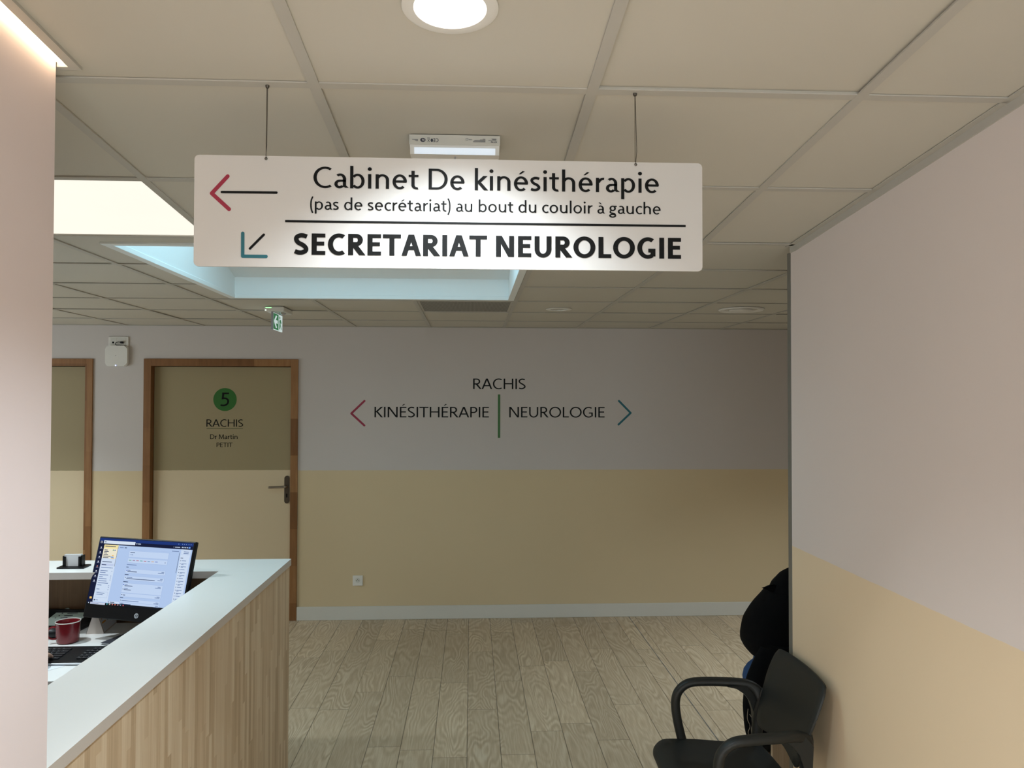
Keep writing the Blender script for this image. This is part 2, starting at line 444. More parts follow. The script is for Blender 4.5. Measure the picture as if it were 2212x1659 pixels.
# ------------------------------------------------------------------ helpers: humanist lettering drawn stroke by stroke
class Glyphs:
    def __init__(s, w, h, xh=0.69): s.w, s.h, s.x = w, h, xh
    def R(s, x0, y0, x1, y1): return [[(x0, y0), (x1, y0), (x1, y1), (x0, y1)]]
    def V(s, x, y0=0.0, y1=1.0): return s.R(x, y0, x + s.w, y1)
    def H(s, x0, x1, y): return s.R(x0, y, x1, y + s.h)
    def D(s, xa, ya, xb, yb, t=None):
        t = t or s.w
        k = t * math.hypot(xb - xa, yb - ya) / abs(yb - ya) / 2
        return [[(xa - k, ya), (xa + k, ya), (xb + k, yb), (xb - k, yb)]]
    def A(s, cx, cy, rx, ry, a0, a1, w=None, h=None, n=22):
        w = w or s.w; h = h or s.h; out = []
        for i in range(n):
            q = []
            for a in (a0 + (a1 - a0) * i / n, a0 + (a1 - a0) * (i + 1) / n):
                c, d = math.cos(math.radians(a)), math.sin(math.radians(a))
                q.append(((cx + rx * c, cy + ry * d), (cx + (rx - w) * c, cy + (ry - h) * d)))
            out.append([q[0][0], q[1][0], q[1][1], q[0][1]])
        return out
    def path(s, pts, t=None):
        """stroke of constant thickness along a centre line"""
        t = (t or s.w) / 2; L, Rr = [], []
        for i, p in enumerate(pts):
            a = pts[max(0, i - 1)]; b = pts[min(len(pts) - 1, i + 1)]
            dx, dy = b[0] - a[0], b[1] - a[1]; m = math.hypot(dx, dy) or 1
            L.append((p[0] - dy / m * t, p[1] + dx / m * t)); Rr.append((p[0] + dy / m * t, p[1] - dx / m * t))
        return [[L[i], L[i + 1], Rr[i + 1], Rr[i]] for i in range(len(pts) - 1)]
    def dot(s, cx, cy, r, n=12): return [[(cx + r * math.cos(2 * math.pi * i / n), cy + r * math.sin(2 * math.pi * i / n)) for i in range(n)]]
    def acute(s, cx, y): k = s.w; return [[(cx - 0.10, y), (cx - 0.02, y - 0.01), (cx + 0.17, y + 0.13), (cx + 0.06, y + 0.15)]]
    def grave(s, cx, y): return [[(cx + 0.10, y), (cx + 0.02, y - 0.01), (cx - 0.17, y + 0.13), (cx - 0.06, y + 0.15)]]
    def Sp(s, W, T):
        """S shaped centre line in a box W x T"""
        w, h = s.w, s.h; t = (w + h) / 2
        P = [(W * .90, T - t * .62 - T * .03), (W * .66, T - t * .5), (W * .42, T - t * .5), (t * .62, T * .845 - t * .12), (t * .52, T * .70), (W * .30, T * .565),
             (W * .66, T * .435), (W - t * .52, T * .30), (W - t * .62, T * .155 + t * .12), (W * .56, t * .5), (W * .30, t * .5), (W * .06, t * .62 + T * .03)]
        return s.path(cr(P, 5), t)
    def glyph(s, ch):
        """-> polygons, left bearing, width, right bearing"""
        w, h, x = s.w, s.h, s.x
        b = 0.09; o = 0.055
        up = lambda W, P, l=b, r=b: (P, l, W, r)
        bold = w > 0.19; e = 0.07 if bold else 0.0
        if ch == ' ': return [], 0, 0.30, 0
        if ch == 'A':
            W = .90; P = s.D(w * .52, 0, W / 2 - w * .04, 1) + s.D(W - w * .52, 0, W / 2 + w * .04, 1) + s.H(W * .22, W * .78, .27)
            return up(W, P, .0, .0)
        if ch == 'B': return up(.6, s.V(0) + s.A(.28, .76, .27, .24, -90, 90) + s.A(.30, .27, .30, .27, -90, 90) + s.H(0, .3, 1 - h) + s.H(0, .3, .5) + s.H(0, .3, 0))
        if ch == 'C':
            W = .80; return up(W, s.A(.50, .5, .50, .515, 56, 304), o, .03)
        if ch == 'D': 
            W = .82; return up(W, s.V(0) + s.A(W - .47, .5, .47, .5, -90, 90) + s.H(0, W - .46, 1 - h) + s.H(0, W - .46, 0), b, o)
        if ch in 'EÉ':
            W = .55 + e; P = s.V(0) + s.H(0, W, 1 - h) + s.H(0, W * .92, .5 - h * .35) + s.H(0, W, 0)
            if ch == 'É': P += s.acute(W * .5, 1.12)
            return up(W, P, b, .06)
        if ch == 'G':
            W = .86; P = s.A(.50, .5, .50, .515, 54, 303) + s.R(W - w, .10, W, .47) + s.R(.52, .47 - h, W, .47)
            return up(W, P, o, b)
        if ch == 'H':
            W = .82; return up(W, s.V(0) + s.V(W - w) + s.H(0, W, .5 - h * .35))
        if ch == 'I': return up(w, s.V(0))
        if ch == 'K':
            W = .70; return up(W, s.V(0) + s.D(w * .8, .47, W - w * .62, 1) + s.D(W - w * .55, 0, w * 1.25, .60), b, .0)
        if ch == 'L': return up(.53 + e, s.V(0) + s.H(0, .53 + e, 0), b, .03)
        if ch == 'M':
            W = .98; return up(W, s.D(w * .5, 0, w * .5 + .07, 1) + s.D(W - w * .5, 0, W - w * .5 - .07, 1) + s.D(w * .6 + .07, 1, W / 2, .05, w * .85) + s.D(W - w * .6 - .07, 1, W / 2, .05, w * .85), .06, .06)
        if ch == 'N':
            W = .84; return up(W, s.V(0) + s.V(W - w) + s.D(w * .62, 1, W - w * .62, 0, w * .95))
        if ch == 'O':
            W = 1.03; return up(W, s.A(W / 2, .5, W / 2, .515, 0, 360, n=48), o, o)
        if ch == 'P':
            W = .60; return up(W, s.V(0) + s.A(W - .30, 1 - .29, .30, .29, -90, 90) + s.H(0, W - .29, 1 - h) + s.H(0, W - .29, .42), b, .03)
        if ch == 'R':
            W = .72 + e; r = .285
            return up(W, s.V(0) + s.A(.60 + e - .30, 1 - r, .30, r, -90, 90) + s.H(0, .31 + e, 1 - h) + s.H(0, .31 + e, 1 - 2 * r) + s.D(W - w * .6, 0, .30, .45), b, .0)
        if ch == 'S': return up(.58 + e, s.Sp(.58 + e, 1.0), .06, .06)
        if ch == 'T':
            W = .76 + e; return up(W, s.V(W / 2 - w / 2) + s.H(0, W, 1 - h), .02, .02)
        if ch == 'U':
            W = .79; r = W / 2
            return up(W, s.V(0, .38) + s.V(W - w, .38) + s.A(r, .385, r, .40, 180, 360))
        if ch == '5':
            W = .56
            P = s.R(.10, 1 - h, W * .98, 1) + s.D(.07 + w / 2, .50, .12 + w / 2, 1) + s.path(cr([(.09, .56), (.22, .585), (.36, .56), (.47, .46), (.49, .32), (.44, .17), (.30, .07), (.15, .05), (.0, .075)], 5), w * .95)
            return up(W, P, .06, .06)
        r = x / 2
        if ch in 'aà':
            W = .50
            P = s.V(W - w, 0.06, x * .70) + s.A(W * .48 + .01, x * .62, W * .52 - .01, x * .395, 0, 132) + s.A(W * .44, x * .285, W * .44, x * .30, 70, 330)
            P += s.R(W * .40, x * .585 - h * .9, W, x * .585) + s.D(W + .035, 0.02, W - w * .5, .12, w * .8)
            if ch == 'à': P += s.grave(W * .5, x + .12)
            return up(W + .03, P, .06, .05)
        if ch in 'bpdq':
            W = .62; rr = .30
            if ch == 'b': return up(W, s.V(0, 0, 1.07) + s.A(W - rr, r, rr, r + .012, -140, 140), b, o)
            if ch == 'p': return up(W, s.V(0, -.33, x) + s.A(W - rr, r, rr, r + .012, -140, 140), b, o)
            return up(W, s.V(W - w, 0, 1.07) + s.A(rr, r, rr, r + .012, 40, 320), o, b)
        if ch == 'c': return up(.50, s.A(.32, r, .32, r + .012, 52, 308), o, .02)
        if ch in 'eé':
            W = .62; P = s.A(W / 2, r, W / 2, r + .012, 0, 312, n=40) + s.H(w * .5, W - w * .1, r - h * .35)
            if ch == 'é': P += s.acute(W * .5, x + .12)
            return up(W, P, o, .05)
        if ch == 'g':
            W = .56; cy = x - .225
            P = s.A(.26, cy, .25, .235, 0, 360, n=36) + s.R(.38, x - h, W + .02, x)
            P += s.path(cr([(.13, cy - .17), (.07, .17), (.10, .09), (.24, .055), (.40, .02), (.47, -.08)], 5), h) + s.A(.26, -.16, .28, .17, 0, 360, n=36)
            return up(W, P, .05, .04)
        if ch in 'hn':
            W = .58; top = 1.07 if ch == 'h' else x; q = .255
            return up(W, s.V(0, 0, top) + s.V(W - w, 0, x * .62) + s.A(W - q - w * .25, x * .60, q + w * .25, x * .41, 0, 155))
        if ch == 'i': return up(w, s.V(0, 0, x) + s.dot(w / 2, .93, w * .66, 8))
        if ch == 'k':
            W = .56; return up(W, s.V(0, 0, 1.07) + s.D(w * .75, r * .92, W - w * .7, x) + s.D(W - w * .5, 0, w * 1.2, r * 1.15), b, .0)
        if ch == 'l': return up(w, s.V(0, 0, 1.07))
        if ch == 'o': return up(.66, s.A(.33, r, .33, r + .012, 0, 360, n=36), o, o)
        if ch == 'r': return up(.36, s.V(0, 0, x) + s.A(.34, x * .60, .30, x * .41, 84, 168), b, .02)
        if ch == 's': return up(.43, s.Sp(.43, x), .05, .05)
        if ch == 't':
            W = .44
            return up(W, s.V(.12, .16, x + .19) + s.H(0, W * .96, x - h) + s.A(.12 + .24, .20, .24, .21, 180, 285), .02, .03)
        if ch == 'u':
            W = .58; q = .26
            return up(W, s.V(0, x * .38, x) + s.V(W - w, 0, x) + s.A(q + w * .25, x * .40, q + w * .25, x * .41, 180, 340))
        if ch == '(': return up(.24, s.path(cr([(.20, 1.10), (.09, .80), (.06, .42), (.09, .04), (.20, -.27)], 5), w * .85), .05, .02)
        if ch == ')': return up(.24, s.path(cr([(.04, 1.10), (.15, .80), (.18, .42), (.15, .04), (.04, -.27)], 5), w * .85), .02, .05)
        return [], 0, .3, 0
    def line(s, text):
        out = []; x = 0.0; first = True
        for ch in text:
            P, l, W, r = s.glyph(ch)
            if not first: x += l
            out += [[(px + x, py) for px, py in q] for q in P]
            x += W; last = r; x += r; first = False
        return out, x - last
def lettering(bm, text, x0, x1, zb, cap, put, w=0.135, h=0.112, mi=0, xh=0.69, flip=False):
    """draw TEXT from x0 to x1 on base line zb with capitals CAP tall; put(u, v) -> 3-D point"""
    polys, W = Glyphs(w, h, xh).line(text)
    k = (x1 - x0) / W
    for i, q in enumerate(polys):
        pts = []
        for (a, b) in q:
            if flip: a, b = W - a, 1 - b
            pts.append(put(x0 + a * k, zb + b * cap, (i % 9) * 1.2e-5))
        try: quad(bm, pts, mi)
        except ValueError: pass
STK = [0]
def stroke(bm, a, b, t, put, mi=0, rnd=True):
    """bar from a to b with thickness t and round ends in the plane of put"""
    ax, ay = a; bx, by = b; L = math.hypot(bx - ax, by - ay); dx, dy = (bx - ax) / L, (by - ay) / L
    pts = []; STK[0] += 1
    n = 8 if rnd else 1
    for (cx, cy, sg) in ((bx, by, 1), (ax, ay, -1)):
        for i in range(n + 1):
            an = -math.pi / 2 + math.pi * i / n
            c, d = (math.cos(an) * sg if rnd else 0), math.sin(an) * sg
            pts.append(put(cx + (dx * c - dy * d) * t / 2, cy + (dy * c + dx * d) * t / 2, (STK[0] % 5) * 2e-5))
    quad(bm, pts, mi)

# ================================================================== THE SETTING
X0R, X1R, Y0R = -4.6, 3.4, -3.2     # extents of the room that can be met by light
# floor
bm = NB(); box(bm, X0R, X1R, Y0R, YW + 0.3, -0.12, 0.0); struct('floor', bm, 'floor')

# ceiling: tiles lying in a grid, skylight opening cut out
SKX0, SKX1, SKY0, SKY1 = -1.360, 0.215, 3.050, 4.600
COLS = [-0.351 + 0.6 * j for j in range(-7, 7)]
ROWS = [YK + 0.6 * k for k in range(-10, 6)]
BAR = 0.024
def rect_minus(r, c):
    x0, x1, y0, y1 = r; a0, a1, b0, b1 = c
    if a1 <= x0 or a0 >= x1 or b1 <= y0 or b0 >= y1: return [r]
    out = []
    if b0 > y0: out.append((x0, x1, y0, b0))
    if b1 < y1: out.append((x0, x1, b1, y1))
    yy0, yy1 = max(y0, b0), min(y1, b1)
    if a0 > x0: out.append((x0, a0, yy0, yy1))
    if a1 < x1: out.append((a1, x1, yy0, yy1))
    return out
def cuts(r, cs):
    rs = [r]
    for c in cs: rs = [q for a in rs for q in rect_minus(a, c)]
    return [q for q in rs if q[1] - q[0] > 0.004 and q[3] - q[2] > 0.004]
SKCUT = (SKX0 - 0.03, SKX1 + 0.03, SKY0 - 0.03, SKY1 + 0.03)
PANELS = [(5, 9), (3, 9), (1, 10)]       # tiles that are luminous panels
PANEL_CUTS = [(COLS[a], COLS[a + 1] + BAR, ROWS[b], ROWS[b + 1] + BAR) for a, b in PANELS]
VENT = (COLS[7], COLS[8] + BAR, ROWS[13], ROWS[14] + BAR)        # tile that is a grille
WALLCUT = (XR - 0.006, XR + 0.16, Y0R, 2.945)
LEFTCUT = (XL - 0.20, -0.800, Y0R, 1.652)
rnd = random.Random(7)
bt = NB(); bg = NB()
NHOLE = 28
def down_hole(c, r):
    return c, r
DOWN = [(-0.040, 1.3965, 0.0640), (-0.040, -0.405, 0.0640), (-0.040, -2.205, 0.0640), (-1.75, 2.35, 0.0640), (-2.25, 3.20, 0.0640), (-3.45, 5.10, 0.0640), (2.55, 4.50, 0.0640)]
def slab(bm, r, za, zb_, lift=0.0, tilt=(0, 0)):
    x0, x1, y0, y1 = r
    vs = []
    for (x, y) in ((x0, y0), (x1, y0), (x1, y1), (x0, y1)):
        base = zceil(y) + lift + tilt[0] * (x - x0) + tilt[1] * (y - y0)
        vs.append((bm.verts.new((x, y, base + za)), bm.verts.new((x, y, base + zb_))))
    bm.faces.new([v[0] for v in vs]); bm.faces.new([v[1] for v in reversed(vs)])
    for i in range(4):
        j = (i + 1) % 4
        bm.faces.new((vs[i][0], vs[i][1], vs[j][1], vs[j][0]))
def slab_hole(bm, r, za, c, rad):
    """tile with a round hole: bottom face ring"""
    x0, x1, y0, y1 = r
    n = NHOLE
    outer, inner = [], []
    for i in range(n):
        a = 2 * math.pi * (i + 0.5) / n; dx, dy = math.cos(a), math.sin(a)
        t = min(((x1 - c[0]) / dx if dx > 0 else (x0 - c[0]) / dx), ((y1 - c[1]) / dy if dy > 0 else (y0 - c[1]) / dy))
        px, py = c[0] + dx * t, c[1] + dy * t
        outer.append(bm.verts.new((px, py, zceil(py) + za)))
        qx, qy = c[0] + dx * rad, c[1] + dy * rad
        inner.append(bm.verts.new((qx, qy, zceil(qy) + za)))
    for i in range(n):
        j = (i + 1) % n
        bm.faces.new((outer[i], outer[j], inner[j], inner[i]))
    for k, (cx, cy) in enumerate(((x1, y1), (x0, y1), (x0, y0), (x1, y0))):
        lo = 90 * k
        i = int((lo + 45) / 360 * n) % n
        best = min(range(n), key=lambda q: (outer[q].co.x - cx) ** 2 + (outer[q].co.y - cy) ** 2)
        for a, b in ((best, (best + 1) % n), (best - 1, best)):
            A, B = outer[a], outer[b]
            if abs(A.co.x - B.co.x) > 1e-5 and abs(A.co.y - B.co.y) > 1e-5:
                bm.faces.new((A, B, bm.verts.new((cx, cy, zceil(cy) + za))))
for i in range(len(COLS) - 1):
    for j in range(len(ROWS) - 1):
        r = (COLS[i] + 0.006, COLS[i + 1] + BAR - 0.006, ROWS[j] + 0.006, ROWS[j + 1] + BAR - 0.006)
        lift = rnd.choice((0.0004, 0.0006, 0.001, 0.0012, 0.002, 0.003))
        if (i, j) in ((8, 7), (9, 6)): lift = 0.006
        hit = [d for d in DOWN if r[0] < d[0] < r[1] and r[2] < d[1] < r[3]]
        if hit:
            slab_hole(bt, r, 0.0015, hit[0][:2], hit[0][2] + 0.004); continue
        for q in cuts(r, [SKCUT, VENT, WALLCUT, LEFTCUT] + PANEL_CUTS):
            q0 = q
            if q[3] > YW: q0 = (q[0], q[1], q[2], YW + 0.05)
            slab(bt, q0, 0.0015, 0.016, lift if q == r else 0.0006)
    # close the last strip up to the far wall
    for q in cuts((COLS[i] + 0.006, COLS[i + 1] + BAR - 0.006, ROWS[-1] + 0.006, YW + 0.05), [SKCUT]): slab(bt, q, 0.0015, 0.016, 0.0006)
ceiling = struct('ceiling', bt, 'tile')
for x in COLS:
    for (ya, yb) in ((Y0R, YK), (YK, YW)):
        for q in cuts((x, x + BAR, ya, yb), [SKCUT, WALLCUT, LEFTCUT]): slab(bg, q, -0.0025, 0.0010)
for y in ROWS:
    for i in range(len(COLS) - 1):
        for q in cuts((COLS[i] + BAR, COLS[i + 1], y, y + BAR), [SKCUT, WALLCUT, LEFTCUT]): slab(bg, q, -0.0022, 0.0010)
# wall angles
for q in ((XR - 0.0, XR + 0.02, Y0R, 2.945),): pass
struct('grid_bar', bg, 'tbar', ceiling)
# angle trims along the walls
bm = NB()
for (a, b) in ((Y0R, YK), (YK, 2.945)):
    prismz = [(XR - 0.004, a), (XR, a), (XR, b), (XR - 0.004, b)]
    A = [bm.verts.new((x, y, zceil(y) - 0.024)) for x, y in prismz]; B = [bm.verts.new((x, y, zceil(y) - 0.0005)) for x, y in prismz]
    bm.faces.new(A); bm.faces.new(B[::-1])
    for i in range(4): bm.faces.new((A[i], B[i], B[(i + 1) % 4], A[(i + 1) % 4]))
    slab(bm, (XR - 0.022, XR - 0.004, a, b), -0.0022, 0.0006)
struct('trim_1', bm, 'tbar')
bm = NB(); box(bm, X0R, X1R, YW - 0.002, YW + 0.01, ZC - 0.004, ZC + 0.0006); box(bm, X0R, X1R, YW - 0.02, YW, ZC - 0.0022, ZC + 0.0006); struct('trim_2', bm, 'tbar')
# roof deck above the ceiling so that nothing shines through from above
bm = NB(); 
for q in cuts((X0R, X1R, Y0R, YW + 0.3), [(SKX0 - 0.005, SKX1 + 0.005, SKY0 - 0.005, SKY1 + 0.005)]): box(bm, q[0], q[1], q[2], q[3], 3.0, 3.1)
struct('ceiling_deck', bm, 'wall_plain')

# skylight shaft and dome
bm = NB()
zt = 2.98
zf = ZC + 0.115
pl = lambda pts: quad(bm, pts)
pl([(SKX0, SKY0, ZC), (SKX1, SKY0, ZC), (SKX1, SKY0, zt), (SKX0, SKY0, zt)])
side = [(SKY0, ZC), (SKY1, ZC), (SKY1, zf), (4.36, zf + 0.075), (3.95, 2.75), (3.95, zt), (SKY0, zt)]
for xx in (SKX0, SKX1): pl([(xx, y, z) for y, z in side])
for (a, b) in zip(side[1:], side[2:-1]): pl([(SKX0, a[0], a[1]), (SKX1, a[0], a[1]), (SKX1, b[0], b[1]), (SKX0, b[0], b[1])])
# lip round the opening
for (x0, x1, y0, y1) in ((SKX0 - 0.032, SKX1 + 0.032, SKY0 - 0.032, SKY0 + 0.004), (SKX0 - 0.032, SKX1 + 0.032, SKY1 - 0.004, SKY1 + 0.032),
                         (SKX0 - 0.032, SKX0 + 0.004, SKY0 + 0.004, SKY1 - 0.004), (SKX1 - 0.004, SKX1 + 0.032, SKY0 + 0.004, SKY1 - 0.004)):
    box(bm, x0, x1, y0, y1, ZC - 0.006, ZC + 0.016, 0.002)
win = struct('window_1', bm, 'sky_white')
bm = NB(); quad(bm, [(SKX0 + 0.02, SKY0 + 0.02, zt - 0.01), (SKX1 - 0.02, SKY0 + 0.02, zt - 0.01), (SKX1 - 0.02, 3.93, zt - 0.01), (SKX0 + 0.02, 3.93, zt - 0.01)])
struct('skylight_dome', bm, 'e_sky', win)

# walls
D1 = (-2.6047, -1.3911, 2.0889)      # door 1 frame outer x0, x1, top
D2 = (-4.215, -3.0003, 2.0862)
FW = 0.0575                          # frame face width
bm = NB()
ya, yb = YW, YW + 0.2
xs = [X0R, D2[0] + 0.02, D2[1] - 0.02, D1[0] + 0.02, D1[1] - 0.02, X1R]
for a, b in ((xs[0], xs[1]), (xs[2], xs[3]), (xs[4], xs[5])): box(bm, a, b, ya, yb, 0, ZC + 0.1)
for a, b in ((xs[1], xs[2]), (xs[3], xs[4])): box(bm, a, b, ya, yb, 2.07, ZC + 0.1)
struct('wall_far', bm, 'wall_far')
bm = NB(); prism(bm, [(Y0R, 0), (2.945, 0), (2.945, ZC + 0.004), (YK, ZC + 0.004), (Y0R, zceil(Y0R) + 0.004)], 'x', XR, XR + 0.145); struct('wall_right', bm, 'wall_right')
bm = NB(); prism(bm, [(Y0R, 0), (1.635, 0), (1.635, zceil(1.635) + 0.012), (Y0R, zceil(Y0R) + 0.012)], 'x', XL - 0.12, XL); struct('wall_left', bm, 'wall_left')
bm = NB(); box(bm, X0R, X1R, Y0R - 0.1, Y0R, 0, 3.0); struct('wall_back', bm, 'wall_plain')
bm = NB()
for (a, b, c, d) in ((-0.82, 1.19, 0.02, 0.07), (-0.82, 1.19, 2.28, 2.34), (-0.82, -0.77, 0.07, 2.28), (1.14, 1.19, 0.07, 2.28), (0.16, 0.22, 0.07, 2.28)): box(bm, a, b, Y0R - 0.001, Y0R + 0.05, c, d)
w2 = struct('back_fill_frame', bm, 'grey_profile')  # frame of the added pane, out of view
bm = NB(); quad(bm, [(-0.77, Y0R + 0.01, 0.07), (1.14, Y0R + 0.01, 0.07), (1.14, Y0R + 0.01, 2.28), (-0.77, Y0R + 0.01, 2.28)]); struct('back_fill_pane', bm, 'e_back_fill', w2)  # glowing pane added behind the viewer to lift the near ceiling
bm = NB(); box(bm, X1R, X1R + 0.1, Y0R - 0.1, YW + 0.2, 0, 3.0); struct('wall_alcove', bm, 'wall_plain')
bm = NB()
for (a, b, c, d) in ((3.55, 5.75, 0.86, 0.92), (3.55, 5.75, 2.14, 2.20), (3.55, 3.61, 0.92, 2.14), (5.69, 5.75, 0.92, 2.14), (4.62, 4.68, 0.92, 2.14)): box(bm, X0R - 0.001, X0R + 0.05, a, b, c, d)
w3 = struct('window_3', bm, 'white')
bm = NB(); quad(bm, [(X0R + 0.012, 3.61, 0.92), (X0R + 0.012, 5.69, 0.92), (X0R + 0.012, 5.69, 2.14), (X0R + 0.012, 3.61, 2.14)]); struct('window_pane', bm, 'e_left', w3)
bm = NB(); box(bm, X0R - 0.1, X0R, Y0R - 0.1, YW + 0.2, 0, 3.0); struct('wall_reception', bm, 'wall_plain')
# grey corner profile on the free end of the right wall
bm = NB(); box(bm, XR - 0.0008, XR + 0.146, 2.9455, 2.981, 0.0, ZC - 0.020, 0.003); struct('trim_3', bm, 'grey_profile')
# baseboards
bm = NB(); box(bm, D1[1], X1R, YW - 0.013, YW, 0.0, 0.108, 0.003); struct('baseboard_far', bm, 'baseboard')
bm = NB(); box(bm, D2[1], D1[0], YW - 0.013, YW, 0.0, 0.108, 0.003); struct('baseboard_between', bm, 'baseboard')
bm = NB(); box(bm, XR - 0.013, XR, Y0R, 2.934, 0.0, 0.108, 0.003); struct('baseboard_right', bm, 'baseboard')
bm = NB(); box(bm, XL, XL + 0.013, Y0R, 1.62, 0.0, 0.108, 0.003); struct('baseboard_left', bm, 'baseboard')

# doors
def door(nm, D, text):
    x0, x1, top = D
    bm = NB()
    yf = YW - 0.014
    # frame: two jambs and a head with inner returns
    box(bm, x0, x0 + FW, yf, YW + 0.10, 0.0, top, 0.002); box(bm, x1 - FW, x1, yf, YW + 0.10, 0.0, top, 0.002)
    box(bm, x0 + FW, x1 - FW, yf, YW + 0.10, top - FW, top, 0.002)
    # stop beads
    box(bm, x0 + FW, x0 + FW + 0.012, YW + 0.055, YW + 0.10, 0, top - FW); box(bm, x1 - FW - 0.002, x1 - FW, YW + 0.03, YW + 0.10, 0, top - FW)
    d = struct(nm, bm, 'wood_frame')
    bm = NB(); box(bm, x0 + FW + 0.004, x1 - FW - 0.003, YW + 0.046, YW + 0.086, 0.006, top - FW - 0.004, 0.001)
    leaf = struct('door_leaf', bm, 'door', d)
    return d, leaf
d1, leaf1 = door('door_1', D1, True)
d2, leaf2 = door('door_2', D2, False)
YL = YW + 0.046
# handle of door 1
hx = -1.4860
bm = NB()
prism(bm, [(hx + a, 1.0390 + b) for a, b in rrect(0.040, 0.222, 0.0199, 8)], 'y', YL - 0.009, YL)
h1 = struct('handle_plate', bm, 'dark_metal', d1)
bm = NB()
sweep(bm, cr([(hx + 0.004, YL - 0.008, 1.066, .0095, .0095), (hx + 0.004, YL - 0.045, 1.066, .0095, .0095), (hx - 0.012, YL - 0.056, 1.066, .0095, .0095), (hx - 0.06, YL - 0.056, 1.064, .0095, .0095), (hx - 0.126, YL - 0.056, 1.062, .0095, .0095), (hx - 0.134, YL - 0.056, 1.062, .005, .005)], 5), None, 12)
struct('lever', bm, 'metal', h1, smooth=True)
bm = NB(); prism(bm, [(hx + a, 0.992 + b) for a, b in rrect(0.009, 0.032, 0.0044, 5)], 'y', YL - 0.0102, YL - 0.006); struct('keyhole', bm, 'hole', h1)
# lettering of door 1: parts of the door leaf
def vp(y): return lambda u, v, d=0.0: (u, y - d, v)
# optical position on the recessed leaf: measured on the wall plane, pushed back along the line of sight
kf = YL / YW
def dl(x, z): return (x * kf, EYE + (z - EYE) * kf)
cx, cz = dl(-1.9707, 1.7645)
bm = NB(); prism(bm, [(cx + 0.0925 * math.cos(2 * math.pi * i / 48), cz + 0.0925 * math.sin(2 * math.pi * i / 48)) for i in range(48)], 'y', YL - 0.0012, YL); struct('number_disc', bm, 'green', d1)
bm = NB(); lettering(bm, '5', cx - 0.0345, cx + 0.0335, cz - 0.0530, 0.109, vp(YL - 0.0022), 0.125, 0.115); struct('number', bm, 'black_vinyl', d1)
bm = NB()
a, _ = dl(-2.1147, 0); b, _ = dl(-1.8266, 0); _, zb = dl(0, 1.5475); lettering(bm, 'RACHIS', a, b, zb, 0.0585, vp(YL - 0.0012), 0.125, 0.105)
a, _ = dl(-2.0846, 0); b, _ = dl(-1.8696, 0); _, zb = dl(0, 1.4490); lettering(bm, 'Dr Martin', a, b, zb, 0.0370, vp(YL - 0.0012), 0.125, 0.105)
a, _ = dl(-2.0335, 0); b, _ = dl(-1.9086, 0); _, zb = dl(0, 1.3850); lettering(bm, 'PETIT', a, b, zb, 0.0350, vp(YL - 0.0012), 0.125, 0.105)
struct('door_lettering', bm, 'black_vinyl', d1)
bm = NB(); a, zz = dl(-2.1125, 1.5318); b, _ = dl(-1.8266, 0); quad(bm, [(a, YL - 0.0012, zz - .0022), (b, YL - 0.0012, zz - .0022), (b, YL - 0.0012, zz + .0022), (a, YL - 0.0012, zz + .0022)]); struct('underline', bm, 'olive', d1)

# ================================================================== FIXTURES ON CEILING AND WALLS
# wall lettering
wl = thing('wall_lettering', 'black vinyl words RACHIS, KINÉSITHÉRAPIE and NEUROLOGIE on the far wall, with chevrons', 'lettering', (0.2241, YW - 0.0005, 1.633))
PW = vp(YW - 0.0012)
bm = NB(); lettering(bm, 'RACHIS', 0.0124, 0.4391, 1.8535, 0.086, PW, 0.128, 0.106)
o = obj('upper_word', bm, 'black_vinyl', wl)
bm = NB(); lettering(bm, 'KINÉSITHÉRAPIE', -0.7826, 0.1412, 1.6230, 0.0855, PW, 0.128, 0.106); obj('left_word', bm, 'black_vinyl', wl)
bm = NB(); lettering(bm, 'NEUROLOGIE', 0.3070, 1.0898, 1.6235, 0.0855, PW, 0.128, 0.106); obj('right_word', bm, 'black_vinyl', wl)
bm = NB(); quad(bm, [PW(0.2145, 1.4561), PW(0.2335, 1.4561), PW(0.2335, 1.8102), PW(0.2145, 1.8102)]); obj('divider_bar', bm, 'green', wl, label='dark green bar')
bm = NB(); stroke(bm, (-0.968, 1.6544), (-0.8635, 1.7555), 0.0165, PW); stroke(bm, (-0.968, 1.6544), (-0.8635, 1.5574), 0.0165, PW); obj('chevron', bm, 'crimson', wl, label='crimson chevron pointing left')
bm = NB(); stroke(bm, (1.305, 1.6606), (1.2080, 1.7592), 0.0165, PW); stroke(bm, (1.305, 1.6606), (1.2046, 1.5655), 0.0165, PW); obj('chevron', bm, 'teal', wl, label='dark teal chevron pointing right')

# hanging sign
YS = 1.70
hs = thing('hanging_sign', 'long white sign board hung on wires from the ceiling, arrows and text', 'sign', (-0.042, YS + 0.003, 2.052))
bm = NB()
prism(bm, rrect(1.0925, 0.2375, 0.010, 5, -0.0425, 2.1705), 'y', YS, YS + 0.006); obj('board', bm, 'sign', hs)
PS = vp(YS - 0.0008)
bm = NB(); lettering(bm, 'Cabinet De kinésithérapie', -0.3389, 0.4075, 2.2222, 0.0452, PS, 0.140, 0.108); obj('top_line', bm, 'black_vinyl', hs)
bm = NB(); lettering(bm, '(pas de secrétariat) au bout du couloir à gauche', -0.3454, 0.4114, 2.1752, 0.0256, PS, 0.135, 0.105); obj('middle_line', bm, 'black_vinyl', hs)
bm = NB(); quad(bm, [PS(-0.3979, 2.1474), PS(0.4666, 2.1482), PS(0.4666, 2.1530), PS(-0.3979, 2.1522)]); obj('rule', bm, 'black_vinyl', hs)
bm = NB(); lettering(bm, 'SECRETARIAT NEUROLOGIE', -0.3789, 0.4562, 2.0785, 0.0458, PS, 0.232, 0.185); obj('bottom_line', bm, 'black_vinyl', hs)
